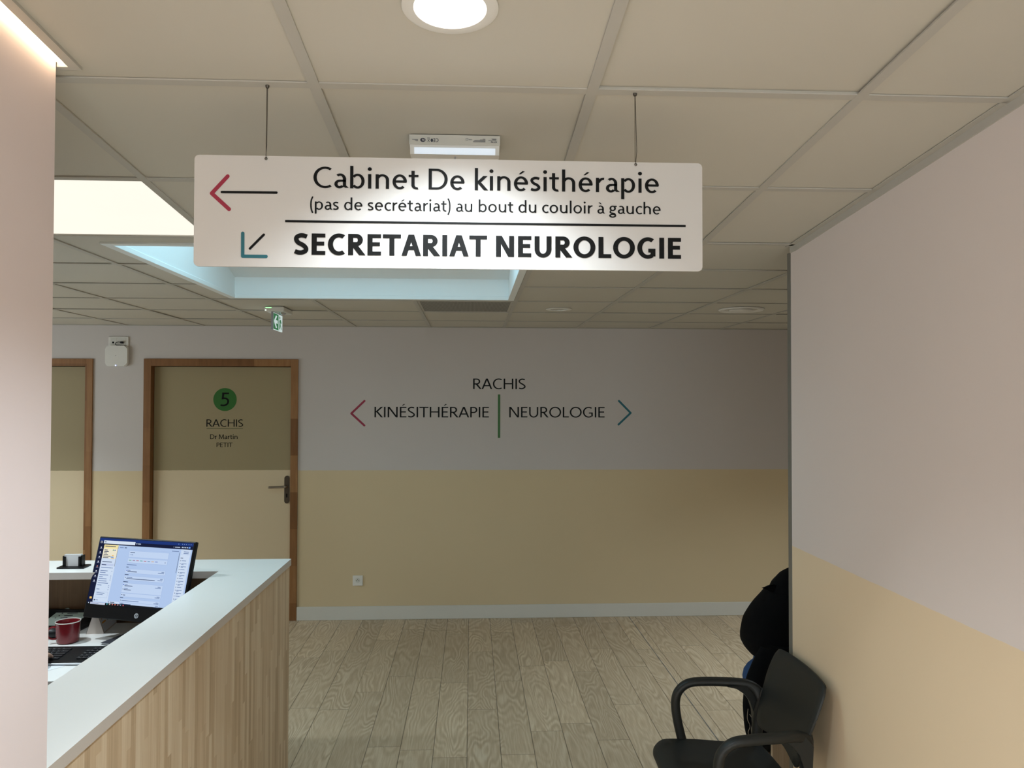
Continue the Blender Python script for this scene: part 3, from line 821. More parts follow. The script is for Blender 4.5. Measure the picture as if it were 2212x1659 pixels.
bm = NB(); stroke(bm, (-0.5520, 2.2070), (-0.5190, 2.2440), 0.0082, PS); stroke(bm, (-0.5520, 2.2070), (-0.5155, 2.1736), 0.0082, PS); obj('arrow_head', bm, 'crimson', hs, label='crimson arrow head')
bm = NB(); stroke(bm, (-0.5310, 2.2100), (-0.4165, 2.2105), 0.0052, PS); obj('arrow_shaft', bm, 'black_vinyl', hs)
bm = NB(); stroke(bm, (-0.4865, 2.1227), (-0.4863, 2.0738), 0.0072, PS); stroke(bm, (-0.4863, 2.0738), (-0.4372, 2.0738), 0.0072, PS); obj('arrow_head', bm, 'teal', hs, label='teal corner arrow head')
bm = NB(); stroke(bm, (-0.4712, 2.0903), (-0.4424, 2.1203), 0.0052, PS); obj('arrow_shaft', bm, 'black_vinyl', hs)
for (x, z, tw) in ((-0.4388, 2.2828, False), (0.3563, 2.2836, True)):
    bm = NB()
    zc_ = zceil(1.706) - 0.003
    tube(bm, [(x - .0008, YS + .001, z + .004), (x - 0.0008, 1.704, zc_)], 0.0007, 6)
    tube(bm, [(x, YS - .002, z), (x, YS - .003, z + .008), (x + (.0030 if tw else .0006), YS + .002, z + .03), (x + (.0004 if tw else .0002), 1.706, zc_)], 0.0007, 6)
    obj('hanging_wire', bm, 'wire', hs)
    bm = NB(); lathe(bm, [(0.0016, 0), (0.0030, .0004), (0.0032, .0014), (0.0016, .0018)], (0, 0, 0), 14)
    xf(bm, Matrix.Translation((x, YS - 0.0002, z)) @ Matrix.Rotation(math.radians(90), 4, 'X')); obj('eyelet', bm, 'dark_metal', hs)
    bm = NB(); lathe(bm, [(0.0, -0.006), (0.0035, -0.005), (0.0045, 0)], (x, 1.705, zc_), 12); obj('ceiling_hook', bm, 'wire', hs)

# recessed downlights
def downlight(x, y, r_in, r_out, on, label, power=1.0, name='downlight'):
    t = thing(name, label, 'ceiling light', (x, y, zceil(y)))
    tilt = Matrix.Translation((x, y, zceil(y))) @ Matrix.Rotation(-math.atan(SL) if y < YK else 0.0, 4, 'X')
    bm = NB(); lathe(bm, [(r_in, 0.0), (r_in + .001, -0.0035), (r_out - .006, -0.0040), (r_out, -0.0020), (r_out, 0.0004)], n=56); xf(bm, tilt); obj('trim_ring', bm, 'white', t, smooth=True)
    bm = NB(); lathe(bm, [(r_in, 0.0), (r_in * .97, 0.028), (r_in * .965, 0.036)], n=48); xf(bm, tilt); obj('reflector', bm, 'white' if on else 'reflector', t, smooth=True)
    bm = NB(); lathe(bm, [(r_in * .966, 0.0345), (r_in * .7, 0.0325), (0, 0.032)] if on else [(r_in * .966, 0.03), (r_in * .62, 0.012), (r_in * .60, 0.010), (r_in * .56, 0.012), (0, 0.02)], n=48); xf(bm, tilt); obj('diffuser', bm, 'e_down' if on else 'reflector', t, smooth=True)
    if on:
        ld = bpy.data.lights.new('downlight_beam', 'SPOT'); ld.energy = W_DOWN * power; ld.color = (0.82, 0.94, 1.0); ld.spot_size = math.radians(116); ld.spot_blend = 0.85; ld.shadow_soft_size = r_in * 0.8
        lo = bpy.data.objects.new('downlight_beam', ld); COL.objects.link(lo); lo.parent = t; lo.location = (0, 0, 0.004)
    return t
downlight(-0.040, 1.3965, 0.0640, 0.0860, True, 'lit round downlight glowing white in the ceiling in front of the hanging sign', 0.6)
downlight(0.5630, 5.0900, 0.0560, 0.0840, False, 'unlit small round downlight in the far ceiling, right of the grille')
for (yy, w) in ((-0.405, 'just behind the viewer'), (-2.205, 'near the added back pane')): downlight(-0.040, yy, 0.0640, 0.0860, True, 'added unseen fill downlight in the corridor ceiling ' + w, 1.5)  # unseen lamps added behind the viewer as fill
for (xx, yy, w, pw) in ((-1.75, 2.35, 'over the counter end of the reception', 0.3), (-2.25, 3.20, 'over the reception desk', 0.6), (-3.45, 5.10, 'over the far left of the reception', 0.9), (2.55, 4.50, 'over the waiting alcove', 0.95)): downlight(xx, yy, 0.0640, 0.0860, True, 'added unseen fill downlight ' + w, pw)  # unseen lamps added to brighten counter, desk, far left and alcove
# round ceiling valve
vv = thing('ceiling_valve', 'wide round white air valve in the far ceiling near the grey corner profile', 'air vent', (1.7370, 5.010, ZC))
bm = NB(); lathe(bm, [(0.098, 0.004), (0.104, -0.004), (0.136, -0.011), (0.143, -0.006), (0.143, 0.0)], (1.737, 5.010, ZC), 48); obj('outer_ring', bm, 'white', vv, smooth=True)
bm = NB(); lathe(bm, [(0.0, -0.018), (0.060, -0.018), (0.074, -0.012), (0.076, -0.006), (0.03, 0.0), (0.0, 0.0)], (1.737, 5.010, ZC), 48); obj('centre_disc', bm, 'white', vv, smooth=True)
# luminous square panels: one in view, the others unseen, added as fill over the reception
def lum_panel(ci, ri, label):
    px0, px1, py0, py1 = COLS[ci] + BAR, COLS[ci + 1], ROWS[ri] + BAR, ROWS[ri + 1]
    c = thing('ceiling_light', label, 'ceiling light', ((px0 + px1) / 2, (py0 + py1) / 2, zceil((py0 + py1) / 2)))
    pz = zceil
    bm = NB(); quad(bm, [(px0, py0, pz(py0) + .004), (px1, py0, pz(py0) + .004), (px1, py1, pz(py1) + .004), (px0, py1, pz(py1) + .004)]); obj('diffuser', bm, 'e_panel', c)
    bm = NB()
    for q in cuts((px0 - .008, px1 + .008, py0 - .008, py1 + .008), [(px0 + .004, px1 - .004, py0 + .004, py1 - .004)]): slab(bm, q, 0.0012, 0.012)
    obj('frame', bm, 'white', c)
for (ci, ri), lb in zip(PANELS, ('bright square cream luminous panel in the ceiling grid, left of the hanging sign', 'unseen luminous fill panel added over the reception desk, hidden by the left wall', 'unseen luminous fill panel added over the reception, farthest left', 'square luminous ceiling panel in the waiting alcove')): lum_panel(ci, ri, lb)
# perforated grille
gr = thing('ventilation_grille', 'grey perforated square grille set in a far ceiling tile, beyond the skylight', 'air vent', (-0.04, 5.0, ZC))
gx0, gx1, gy0, gy1 = VENT[0] + BAR, VENT[1] - BAR, VENT[2] + BAR, VENT[3] - BAR
bm = NB(); box(bm, gx0 + .012, gx1 - .012, gy0 + .012, gy1 - .012, ZC + 0.002, ZC + 0.008); obj('perforated_plate', bm, 'vent', gr)
bm = NB()
for q in cuts((gx0 - .006, gx1 + .006, gy0 - .006, gy1 + .006), [(gx0 + .014, gx1 - .014, gy0 + .014, gy1 - .014)]): slab(bm, q, 0.0012, 0.010)
obj('frame', bm, 'tbar', gr)
# linear light beside the left wall
ll = thing('linear_light', 'long glowing white light strip in the ceiling along the left wall', 'ceiling light', (-0.82, 0.2, zceil(0.2)))
bm = NB()
ylo = -2.4
slab(bm, (XL + 0.001, -0.8215, ylo, 1.6380), 0.0040, 0.0050); obj('diffuser', bm, 'e_line', ll)
bm = NB()
slab(bm, (-0.8215, -0.8000, ylo, 1.6520), -0.0050, 0.020); slab(bm, (XL, -0.8215, 1.6385, 1.6520), -0.0050, 0.020); obj('housing', bm, 'tbar', ll)

# emergency luminaire behind the sign
em = thing('emergency_light', 'white box emergency light on the ceiling just behind the hanging sign', 'emergency light', (-0.043, 2.0, zceil(2.0)))
bm = NB()
ze = zceil(1.96)
prism(bm, [(1.958, ze + .002), (1.958, ze - 0.0225), (2.055, ze - 0.0225), (2.055, ze - .0085)], 'x', -0.1562, 0.0690); obj('body', bm, 'baseboard', em)
bm = NB(); prism(bm, [(1.960, ze - 0.0226), (1.967, ze - 0.0440), (2.048, ze - 0.0440), (2.055, ze - 0.0226)], 'x', -0.1545, 0.0674); obj('lens_housing', bm, 'white', em)
bm = NB(); quad(bm, [(-0.1440, 1.9607, ze - .0290), (0.0570, 1.9607, ze - .0290), (0.0570, 1.9659, ze - .0438), (-0.1440, 1.9659, ze - .0438)]); obj('lens', bm, 'e_emer', em, label='pale blue lit lens')
bm = NB(); box(bm, -0.1510, 0.0668, 2.000, 2.004, ze - 0.172, ze - 0.0430); box(bm, -0.1510, 0.0668, 1.999, 2.005, ze - 0.0480, ze - 0.0440); obj('signal_plate', bm, 'white', em)
bm = NB(); tube(bm, [(-0.043, 1.985, ze - .044), (-0.043, 1.985, ze - .060)], 0.0018, 8); obj('clip', bm, 'silver', em)
PE = vp(1.9572)
bm = NB(); bm2 = NB()
lettering(bm, 'CE', -0.0972, -0.0838, ze - 0.0160, 0.0090, PE, 0.16, 0.13, flip=True)
ring = [(-0.1225 + 0.0066 * math.cos(2 * math.pi * i / 24), ze - 0.0115 + 0.0050 * math.sin(2 * math.pi * i / 24)) for i in range(24)]
quad(bm, [PE(*p) for p in ring])
quad(bm, [PE(-.1115, ze - .0072), PE(-.1053, ze - .0072), PE(-.1053, ze - .0057), PE(-.1115, ze - .0057)])
stroke(bm, (-.1108, ze - .0160), (-.1060, ze - .0090), .0010, PE, rnd=False); stroke(bm, (-.1060, ze - .0160), (-.1108, ze - .0090), .0010, PE, rnd=False)
for (cx_, cz_) in ((-.1003, ze - .0120),):
    quad(bm, [PE(cx_ + .0032 * math.cos(k * math.pi / 6), cz_ + .0042 * math.sin(k * math.pi / 6)) for k in range(12)])
for (a, b, z) in ((-.143, -.1345, .0120), (-.149, -.1345, .0105), (-.1405, -.1345, .0140), (.0335, .0340, .01), (.0260, .0325, .0068), (.0190, .0325, .0085), (.0050, .0325, .0104), (.0020, .0325, .0122), (.0020, .0325, .0142), (.0480, .0600, .0060), (.0500, .0600, .0075), (.0400, .0600, .0098), (-.0090, .0, .0088)):
    quad(bm if a < -.05 else bm2, [PE(a, ze - z - .0005), PE(b, ze - z - .0005), PE(b, ze - z + .0004), PE(a, ze - z + .0004)])
for (a, b, c, d) in ((-.0160, -.0105, .0052, .0058), (-.0160, -.0105, .0100, .0106), (-.0160, -.0154, .0052, .0106), (-.0111, -.0105, .0052, .0106)):
    quad(bm2, [PE(a, ze - d), PE(b, ze - d), PE(b, ze - c), PE(a, ze - c)])
lettering(bm2, 'ETN', .0465, .0605, ze - .0158, .0040, PE, .2, .16, flip=True)
obj('conformity_mark', bm, 'ink', em); obj('printed_text', bm2, 'ink', em)
bm = NB(); lettering(bm, 'NF', -.1260, -.1190, ze - .0138, .0046, vp(1.9567), .2, .16, flip=True); obj('oval_mark', bm, 'white', em)

# exit sign
ex = thing('exit_sign', 'green exit sign with arrow and running figure hanging from the far ceiling', 'exit sign', (-1.25, 5.17, ZC))
bm = NB(); box(bm, -1.3080, -1.1850, 5.045, 5.290, ZC - 0.030, ZC - 0.003, 0.004); box(bm, -1.300, -1.195, 5.055, 5.280, ZC - 0.004, ZC + 0.001); obj('housing', bm, 'white', ex)
bm = NB(); box(bm, -1.2990, -1.2620, 5.0445, 5.0452, ZC - 0.011, ZC - 0.006); obj('status_strip', bm, 'e_led_g', ex, label='glowing green status strip')
bm = NB(); sphere(bm, (-1.2980, 5.0450, ZC - 0.024), .0042, 10, 6); obj('indicator', bm, 'e_led_w', ex)
bm = NB(); sphere(bm, (-1.222, 5.17, ZC - 0.030), (.02, .05, .012), 16, 8); obj('spot_lens', bm, 'reflector', ex, smooth=True)
yp0, yp1, zp0, zp1 = 5.068, 5.318, ZC - 0.142, ZC - 0.034
xp = -1.2560
bm = NB(); box(bm, xp - .013, xp, yp0 - .006, yp0 + .004, zp0 - .004, zp1 + .010, 0.002); box(bm, xp - .012, xp - .002, yp0, yp1, zp1, zp1 + .008); obj('frame', bm, 'silver', ex)
bm = NB()
box(bm, xp - .009, xp - .002, yp0 + .004, yp1, zp0, zp1, 0, 0)
PX = lambda a, b, k=0.0: (xp - .0012 + k, yp0 + .004 + a * (yp1 - yp0 - .004), zp0 + b * (zp1 - zp0))
def pxq(pts, mi, k=0.0004): quad(bm, [PX(a, b, k) for a, b in pts], mi)
pxq([(0.02, .03), (.55, .03), (.55, .97), (.02, .97)], 1, 0.0)
pxq([(.06, .50), (.28, .12), (.40, .16), (.21, .50), (.40, .84), (.28, .88)], 2)
pxq([(.17, .40), (.47, .40), (.47, .60), (.17, .60)], 2, .0005)
pxq([(.57 + 0, .03), (.60, .03), (.60, .97), (.57, .97)], 1, 0.0003)
for poly in ([(.70 + .055 * math.cos(k * math.pi / 5), .82 + .075 * math.sin(k * math.pi / 5)) for k in range(10)], [(.66, .42), (.76, .40), (.84, .68), (.74, .72)], [(.62, .12), (.69, .12), (.76, .42), (.67, .44)],
             [(.70, .42), (.78, .40), (.90, .16), (.84, .12)], [(.74, .70), (.66, .52), (.62, .54), (.70, .72)], [(.80, .66), (.92, .52), (.90, .48), (.78, .58)]): pxq(poly, 1, .0003)
MT['e_exit_body'] = MT['white']
obj('panel', bm, ['e_exit_w', 'e_exit_g', 'e_exit_w'], ex, label='lit green pictogram panel')

# access point and its outlet plate
ap = thing('access_point', 'white square wireless access point with blue light, high between the doors', 'access point', (-2.808, YW, 2.025))
bm = NB(); prism(bm, rrect(0.172, 0.164, 0.026, 7, -2.8110, 2.1090), 'y', YW - 0.033, YW - 0.002)
bmesh.ops.bevel(bm, geom=[e for e in bm.edges if abs(e.verts[0].co.y - e.verts[1].co.y) < 1e-6 and e.verts[0].co.y < YW - 0.02], offset=0.006, segments=3, affect='EDGES')
obj('casing', bm, 'white', ap, smooth=True)
bm = NB(); sphere(bm, (-2.8140, YW - 0.0335, 2.0330), (.0045, .002, .0045), 12, 6); obj('indicator', bm, 'e_led_b', ap, label='glowing blue dot')
bm = NB(); PA = vp(YW - 0.0335); quad(bm, [PA(-2.818, 2.1115), PA(-2.810, 2.1115), PA(-2.814, 2.1070)]); obj('emblem', bm, 'ink', ap)
op = thing('outlet_plate', 'white double outlet plate above the wireless access point, with black plug', 'outlet', (-2.802, YW, 2.19))
bm = NB(); box(bm, -2.8810, -2.7270, YW - 0.012, YW, 2.1830, 2.2630, 0.004); obj('cover', bm, 'white', op)
bm = NB(); box(bm, -2.8640, -2.8170, YW - 0.0135, YW - 0.011, 2.1900, 2.2530, 0.001); box(bm, -2.8120, -2.7440, YW - 0.0135, YW - 0.011, 2.1900, 2.2530, 0.001); obj('insert', bm, 'baseboard', op)
bm = NB(); box(bm, -2.8505, -2.8375, YW - 0.0142, YW - 0.0130, 2.2090, 2.2230); obj('jack', bm, 'hole', op)
bm = NB(); box(bm, -2.784, -2.762, YW - 0.030, YW - 0.0130, 2.2080, 2.2240, 0.003); obj('plug', bm, 'black_plastic', op)
bm = NB(); tube(bm, cr([(-2.782, YW - .024, 2.217), (-2.80, YW - .026, 2.219), (-2.818, YW - .026, 2.212), (-2.820, YW - .026, 2.200), (-2.806, YW - .026, 2.1935), (-2.778, YW - .024, 2.1940), (-2.745, YW - .015, 2.190), (-2.735, YW - .010, 2.180)], 6), 0.0026, 8); obj('cord', bm, 'black_plastic', op, smooth=True)

# power socket low on the far wall
so = thing('power_socket', 'small white square power socket low on the cream far wall', 'socket', (-0.909, YW, 0.312))
sx0, sx1, sz0, sz1 = -0.9485, -0.8675, 0.2725, 0.3535
bm = NB(); box(bm, sx0, sx1, YW - 0.012, YW, sz0, sz1, 0.004); obj('cover', bm, 'white', so)
bm = NB(); lathe(bm, [(0.0, 0.002), (0.0185, 0.002), (0.0195, 0.0), (0.021, 0.0), (0.021, -.001)], (0, 0, 0), 28); xf(bm, Matrix.Translation((-0.908, YW - 0.0118, 0.317)) @ Matrix.Rotation(math.radians(90), 4, 'X')); obj('well', bm, 'baseboard', so)
for (dx, dz, nm) in ((-.0095, -.003, 'pin_hole'), (.0095, -.003, 'pin_hole'), (0, .0065, 'earth_pin')):
    bm = NB(); lathe(bm, [(0, 0.0035), (0.0030, 0.0035), (0.0030, 0)], (0, 0, 0), 12); xf(bm, Matrix.Translation((-0.908 + dx, YW - 0.0118, 0.317 + dz)) @ Matrix.Rotation(math.radians(90), 4, 'X')); obj(nm, bm, 'hole' if nm == 'pin_hole' else 'dark_metal', so)

# ================================================================== RECEPTION COUNTER AND DESK
rc = thing('reception_counter', 'L-shaped reception counter with white ledge and vertical-grain oak front panel', 'counter', (-0.98, 2.7, 0.0))
LZ0, LZ1 = 0.990, 1.020
def xo(y): return -0.8585 + (y - 1.635) / 2.14 * 0.0148        # outer edge, a hair out of square
def xi(y): return -1.1090 + (y - 1.635) / 1.88 * 0.0113
def ledge(bm, poly):
    fs = prism(bm, poly, 'z', LZ0, LZ1)
    for f in fs[2:]: f.material_index = 1
bm = NB(); ledge(bm, [(xo(1.638), 1.638), (xo(3.5145), 3.5145), (xi(3.5145), 3.5145), (xi(1.638), 1.638)]); obj('ledge', bm, ['laminate', 'ledge_edge'], rc)
bm = NB(); ledge(bm, [(xo(3.515), 3.515), (xo(3.775), 3.775), (-2.95, 3.775), (-2.95, 3.515)]); obj('ledge', bm, ['laminate', 'ledge_edge'], rc)
bm = NB(); prism(bm, [(xo(1.638) - .006, 1.638), (xo(3.768) - .006, 3.768), (xo(3.768) - .026, 3.768), (xo(1.638) - .026, 1.638)], 'z', 0.0, LZ0); obj('front_panel', bm, 'counter_wood', rc)
bm = NB(); box(bm, -2.95, xo(3.76) - .027, 3.745, 3.767, 0.0, LZ0); obj('end_panel', bm, 'shaded_wood', rc)
bm = NB(); box(bm, xo(1.6) - .05, xo(1.6) - .028, 1.66, 3.743, 0.0, LZ0); obj('inner_panel', bm, 'shaded_wood', rc)
DZ = 0.740
dk = thing('reception_desk', 'white desk worktop behind the counter ledge, holding the computer', 'desk', (-1.9, 3.36, 0.0))
bm = NB(); box(bm, -2.93, -0.915, 2.985, 3.742, DZ - .025, DZ, 0.002); obj('desk_top', bm, 'laminate', dk)
for x in (-2.90, -0.96):
    bm = NB(); box(bm, x, x + .025, 3.02, 3.73, 0, DZ - .025); obj('side_panel', bm, 'laminate', dk)

# ---- computer: everything in the local frame of its tilted front
cw, chh = 0.495, 0.3395
cyaw, ctilt = -0.3268, 0.2728
ux = Vector((math.cos(cyaw), math.sin(cyaw), 0)); nn = Vector((math.sin(cyaw), -math.cos(cyaw), 0))
uz = Vector((0, 0, math.cos(ctilt))) - nn * math.sin(ctilt)
fn = ux.cross(uz)                      # points to the back... checked below
if fn.dot(nn) < 0: fn = -fn            # front normal
C0 = Vector((-1.6530, 3.4740, 0.8410))
def S3(a, b, d=0.0): return C0 + ux * a + uz * b + fn * d
CM = Matrix(((ux.x, -fn.x, uz.x, C0.x), (ux.y, -fn.y, uz.y, C0.y), (ux.z, -fn.z, uz.z, C0.z), (0, 0, 0, 1)))
cp = thing('desktop_computer', 'black all-in-one computer with a lit blue and white screen, on the desk', 'computer', tuple(S3(cw / 2, 0.05, -0.09).xy) + (DZ,))
bm = NB(); box(bm, 0, cw, 0.0, 0.018, 0, chh, 0.004); box(bm, 0.05, cw - 0.05, 0.018, 0.045, 0.03, chh - 0.05, 0.01); xf(bm, CM); obj('bezel', bm, 'black_plastic', cp)
sx0, sx1, sz0, sz1 = 0.006, cw - 0.011, 0.0545, chh - 0.0065
def SU(u, v, d=0.0006):
    return tuple(S3(sx0 + (sx1 - sx0) * u, sz1 - (sz1 - sz0) * v, d))
bm = NB()
pal = []
def sq(u0, u1, v0, v1, c, d=0):
    m = scr(*c)
    if m not in pal: pal.append(m)
    k = 0.0006 + d * 0.00012
    quad(bm, [SU(u0, v1, k), SU(u1, v1, k), SU(u1, v0, k), SU(u0, v0, k)], pal.index(m))
NAVY, BLUE, PALE, WHT, INK, TXT, CARD = (14, 22, 56), (24, 52, 122), (182, 206, 244), (212, 228, 250), (44, 58, 96), (112, 134, 178), (200, 220, 250)
sq(0, 1, 0, 1, PALE)
sq(0, 1, 0, .048, BLUE, 1); sq(0, 1, .045, .098, NAVY, 1); sq(0, .062, .045, .965, NAVY, 1)
sq(.047, .39, .034, .082, (222, 234, 250), 2); sq(.058, .075, .053, .063, INK, 3)
sq(.402, .412, .052, .066, WHT, 2); sq(.42, .45, .054, .065, WHT, 2)
sq(.06, .22, .097, .955, WHT, 2); sq(.06, .215, .097, .155, (250, 234, 170), 3); sq(.06, .215, .155, .305, (244, 238, 214), 3); sq(.072, .19, .117, .128, INK, 4)
for v, l in ((.175, .036), (.198, .05), (.222, .034), (.246, .05), (.268, .08), (.29, .06)): sq(.072, .072 + l, v, v + .010, INK, 4)
sq(.163, .173, .168, .186, (70, 150, 110), 4); sq(.182, .192, .168, .186, (50, 90, 170), 4)
sq(.165, .185, .252, .266, (244, 190, 110), 4); sq(.155, .187, .276, .290, (80, 140, 220), 4); sq(.164, .196, .296, .308, (240, 196, 120), 4)
sq(.214, .2175, .115, .42, (60, 70, 90), 4)
sq(.07, .205, .384, .418, (196, 210, 240), 3)
for v, l in ((.352, .105), (.398, .05), (.440, .115), (.488, .08), (.515, .06), (.550, .095), (.580, .04), (.608, .085), (.640, .09), (.672, .11), (.705, .045), (.765, .032)): sq(.075, .075 + l, v, v + .010, TXT if v > .43 else INK, 4)
for v in (.440, .488, .560, .59, .62, .705, .73, .765): sq(.196, .203, v, v + .010, TXT, 4)
sq(.078, .205, .805, .895, (176, 196, 230), 3); sq(.080, .203, .809, .891, WHT, 4)
for v, l in ((.822, .085), (.845, .07)): sq(.085, .085 + l, v, v + .008, TXT, 5)
sq(.07, .084, .92, .942, INK, 4); sq(.09, .115, .926, .936, TXT, 4)
# middle: cards
sq(.232, .275, .124, .134, TXT, 2); sq(.285, .31, .124, .134, INK, 2); sq(.22, .885, .148, .150, (164, 186, 228), 2)
def card(v0, v1, rows, u0=.345, u1=.765):
    sq(u0 - .002, u1 + .002, v0 - .002, v1 + .003, (160, 184, 228), 2); sq(u0, u1, v0, v1, CARD, 3)
    for (u, v, l, c) in rows: sq(u0 + u, u0 + u + l, v0 + v, v0 + v + .009, c, 4)
card(.170, .262, [(.012, .02, .05, INK), (.012, .054, .006, TXT), (.028, .054, .018, TXT)])
cols = [(90, 160, 110), (150, 90, 130), (190, 100, 120), (80, 170, 150), (190, 110, 130), (100, 140, 180), (220, 160, 90), (90, 110, 190)]
card(.280, .345, [(.012 + .040 * i, .026, .028, c) for i, c in enumerate(cols)] + [(.395, .03, .008, INK)])
sq(.345, .45, .372, .381, TXT, 3); sq(.345, .37, .410, .419, INK, 3)
card(.440, .500, [(.010, .014, .008, (40, 80, 190)), (.010, .022, .008, (40, 80, 190)), (.022, .016, .03, TXT), (.022, .034, .10, INK), (.38, .012, .028, TXT), (.345, .030, .062, TXT)])
sq(.345, .385, .520, .530, INK, 3)
card(.545, .605, [(.010, .018, .008, INK), (.026, .016, .06, TXT), (.026, .034, .30, INK), (.38, .012, .028, TXT), (.355, .030, .05, TXT)])
sq(.345, .395, .628, .638, INK, 3)
card(.652, .792, [(.008, .014, .008, (40, 80, 190)), (.008, .022, .008, (40, 80, 190)), (.022, .016, .03, TXT), (.022, .034, .085, INK), (.37, .020, .03, TXT), (.345, .036, .06, TXT), (.008, .084, .008, INK), (.022, .074, .04, TXT), (.022, .092, .075, INK)])
card(.800, .850, [(.008, .020, .010, INK), (.026, .022, .022, INK), (.38, .014, .03, TXT), (.36, .028, .05, TXT)])
sq(.345, .378, .862, .872, INK, 3)
card(.886, .930, [(.008, .014, .008, INK), (.022, .018, .18, TXT), (.38, .012, .03, TXT), (.36, .028, .05, TXT)])
card(.934, .985, [(.004, .012, .008, (40, 80, 190)), (.016, .008, .03, TXT), (.016, .022, .11, INK), (.38, .012, .03, TXT), (.36, .030, .06, TXT)])
sq(.222, .345, .935, .962, WHT, 3); sq(.228, .236, .940, .955, INK, 4); sq(.246, .295, .944, .953, INK, 4)
# right column
sq(.885, .985, .098, .99, WHT, 2); sq(.893, .978, .112, .178, (180, 200, 234), 3); sq(.895, .976, .115, .175, WHT, 4)
for v in (.128, .152): sq(.915, .968, v, v + .010, TXT, 5)
sq(.872, .876, .15, .45, (60, 70, 90), 3); sq(.79, .865, .130, .139, TXT, 3); sq(.893, .92, .222, .232, INK, 4)
for i in range(17):
    v = .262 + .043 * i
    sq(.897, .903, v, v + .010, INK, 4); sq(.912, .965 if i % 3 else .955, v, v + .008, TXT, 4)
    if i % 3: sq(.912, .935, v + .013, v + .020, TXT, 4)
# title bar icons, side icons, task bar
for u in (.845, .885, .905, .925, .95, .972): sq(u, u + .006, .018, .028, (150, 180, 240), 2)
sq(.80, .805, .066, .077, WHT, 2); sq(.815, .868, .067, .077, WHT, 2)
for u in (.885, .902, .920, .938): sq(u, u + .010, .062, .078, WHT, 2)
sq(.955, .974, .058, .082, (110, 160, 240), 2)
for i in range(8):
    v = .135 + .072 * i
    sq(.024, .036, v, v + .016, (226, 232, 246) if i != 4 else (226, 150, 140), 2); sq(.018, .044, v + .024, v + .031, (150, 160, 190), 2)
sq(.014, .032, .045, .049, (236, 240, 250), 3); sq(.014, .018, .045, .078, (236, 240, 250), 3); sq(.014, .032, .074, .078, (236, 240, 250), 3); sq(.030, .034, .05, .074, (236, 240, 250), 3)
sq(.020, .044, .890, .918, (240, 196, 110), 2)
sq(0, 1, .965, 1, (16, 18, 24), 4); sq(.04, .20, .966, .996, (206, 214, 234), 5); sq(.018, .026, .972, .986, WHT, 5); sq(.05, .13, .978, .986, TXT, 6)
for i, c in enumerate(((70, 160, 170), (200, 190, 180), (190, 110, 110), (200, 110, 90), (170, 130, 140), (120, 140, 160), (190, 90, 100))): sq(.215 + .029 * i, .228 + .029 * i, .970, .988, c, 5)
obj('screen', bm, pal, cp, label='lit screen showing a booking page')
# round maker's mark on the chin
bm = NB()
PL = lambda a, b, d=0.0: tuple(S3(a, b, 0.0006)); PL2 = lambda a, b, d=0.0: tuple(S3(a, b, 0.0012 + d))
lcx, lcz, lr = cw * 0.545, 0.0235, 0.0105
quad(bm, [PL(lcx + lr * math.cos(2 * math.pi * i / 32), lcz + lr * math.sin(2 * math.pi * i / 32)) for i in range(32)], 0)
for a, b in (((-.0050, -.0045), (-.0012, .0085)), ((-.0012, -.0045), (.0004, .0012)), ((.0018, -.0090), (.0058, .0042)), ((.0048, -.0036), (.0068, .0030))):
    stroke(bm, (lcx + a[0], lcz + a[1]), (lcx + b[0], lcz + b[1]), .0013, PL2, 1, rnd=False)
stroke(bm, (lcx - .0022, lcz + .0016), (lcx + .0006, lcz + .0016), .0012, PL2, 1, rnd=False); stroke(bm, (lcx + .0036, lcz + .0042), (lcx + .0066, lcz + .0036), .0012, PL2, 1, rnd=False); stroke(bm, (lcx + .0022, lcz - .0042), (lcx + .0048, lcz - .0040), .0012, PL2, 1, rnd=False)
obj('chin_emblem', bm, ['logo', 'black_plastic'], cp, label='pale round emblem')
bm = NB()
fb = S3(cw / 2, 0.10, -0.045); ft = Vector((fb.x - nn.x * .10, fb.y - nn.y * .10, DZ))
sweep(bm, [(fb.x, fb.y, fb.z, .045, .010), (ft.x + nn.x * .02, ft.y + nn.y * .02, DZ + .05, .05, .010), (ft.x + nn.x * .04, ft.y + nn.y * .04, DZ + .008, .06, .010)], ux, 12, 3.0)
RB = Matrix.Translation((ft.x + nn.x * .10, ft.y + nn.y * .10, DZ)) @ Matrix.Rotation(cyaw, 4, 'Z')
b2 = NB(); box(b2, -.10, .10, -.075, .075, 0, .010, .003); xf(b2, RB); obj('stand_base', b2, 'black_plastic', cp)
obj('stand_neck', bm, 'black_plastic', cp, smooth=True)

# ---- mug
mgx, mgy = -1.7030, 3.4550
mg = thing('mug', 'dark red enamel mug with a white rim standing on the desk', 'mug', (mgx, mgy, DZ))
bm = NB()
lathe(bm, [(0, .0008), (.034, .0008), (.040, .004), (.0435, .012), (.0452, .03), (.0465, .07), (.0482, .0865), (.0468, .0875), (.0450, .085), (.0435, .07), (.0425, .03), (.039, .008), (0, .006)], (mgx, mgy, DZ), 44); obj('cup', bm, 'mug', mg, smooth=True)
bm = NB(); lathe(bm, [(.0478, .0865), (.0492, .0880), (.0488, .0905), (.0470, .0908), (.0460, .0885), (.0466, .0868)], (mgx, mgy, DZ), 44); obj('rim', bm, 'mug_rim', mg, smooth=True, label='white rim')
bm = NB(); hd = Vector((-0.93, -0.36, 0))
pts = [(.044, .066), (.058, .069), (.071, .062), (.0755, .045), (.072, .029), (.059, .020), (.0435, .019)]
sweep(bm, cr([(mgx + hd.x * a, mgy + hd.y * a, DZ + b, .0060, .0040) for a, b in pts], 5), (hd.y, -hd.x, 0), 10); obj('handle', bm, 'mug', mg, smooth=True)

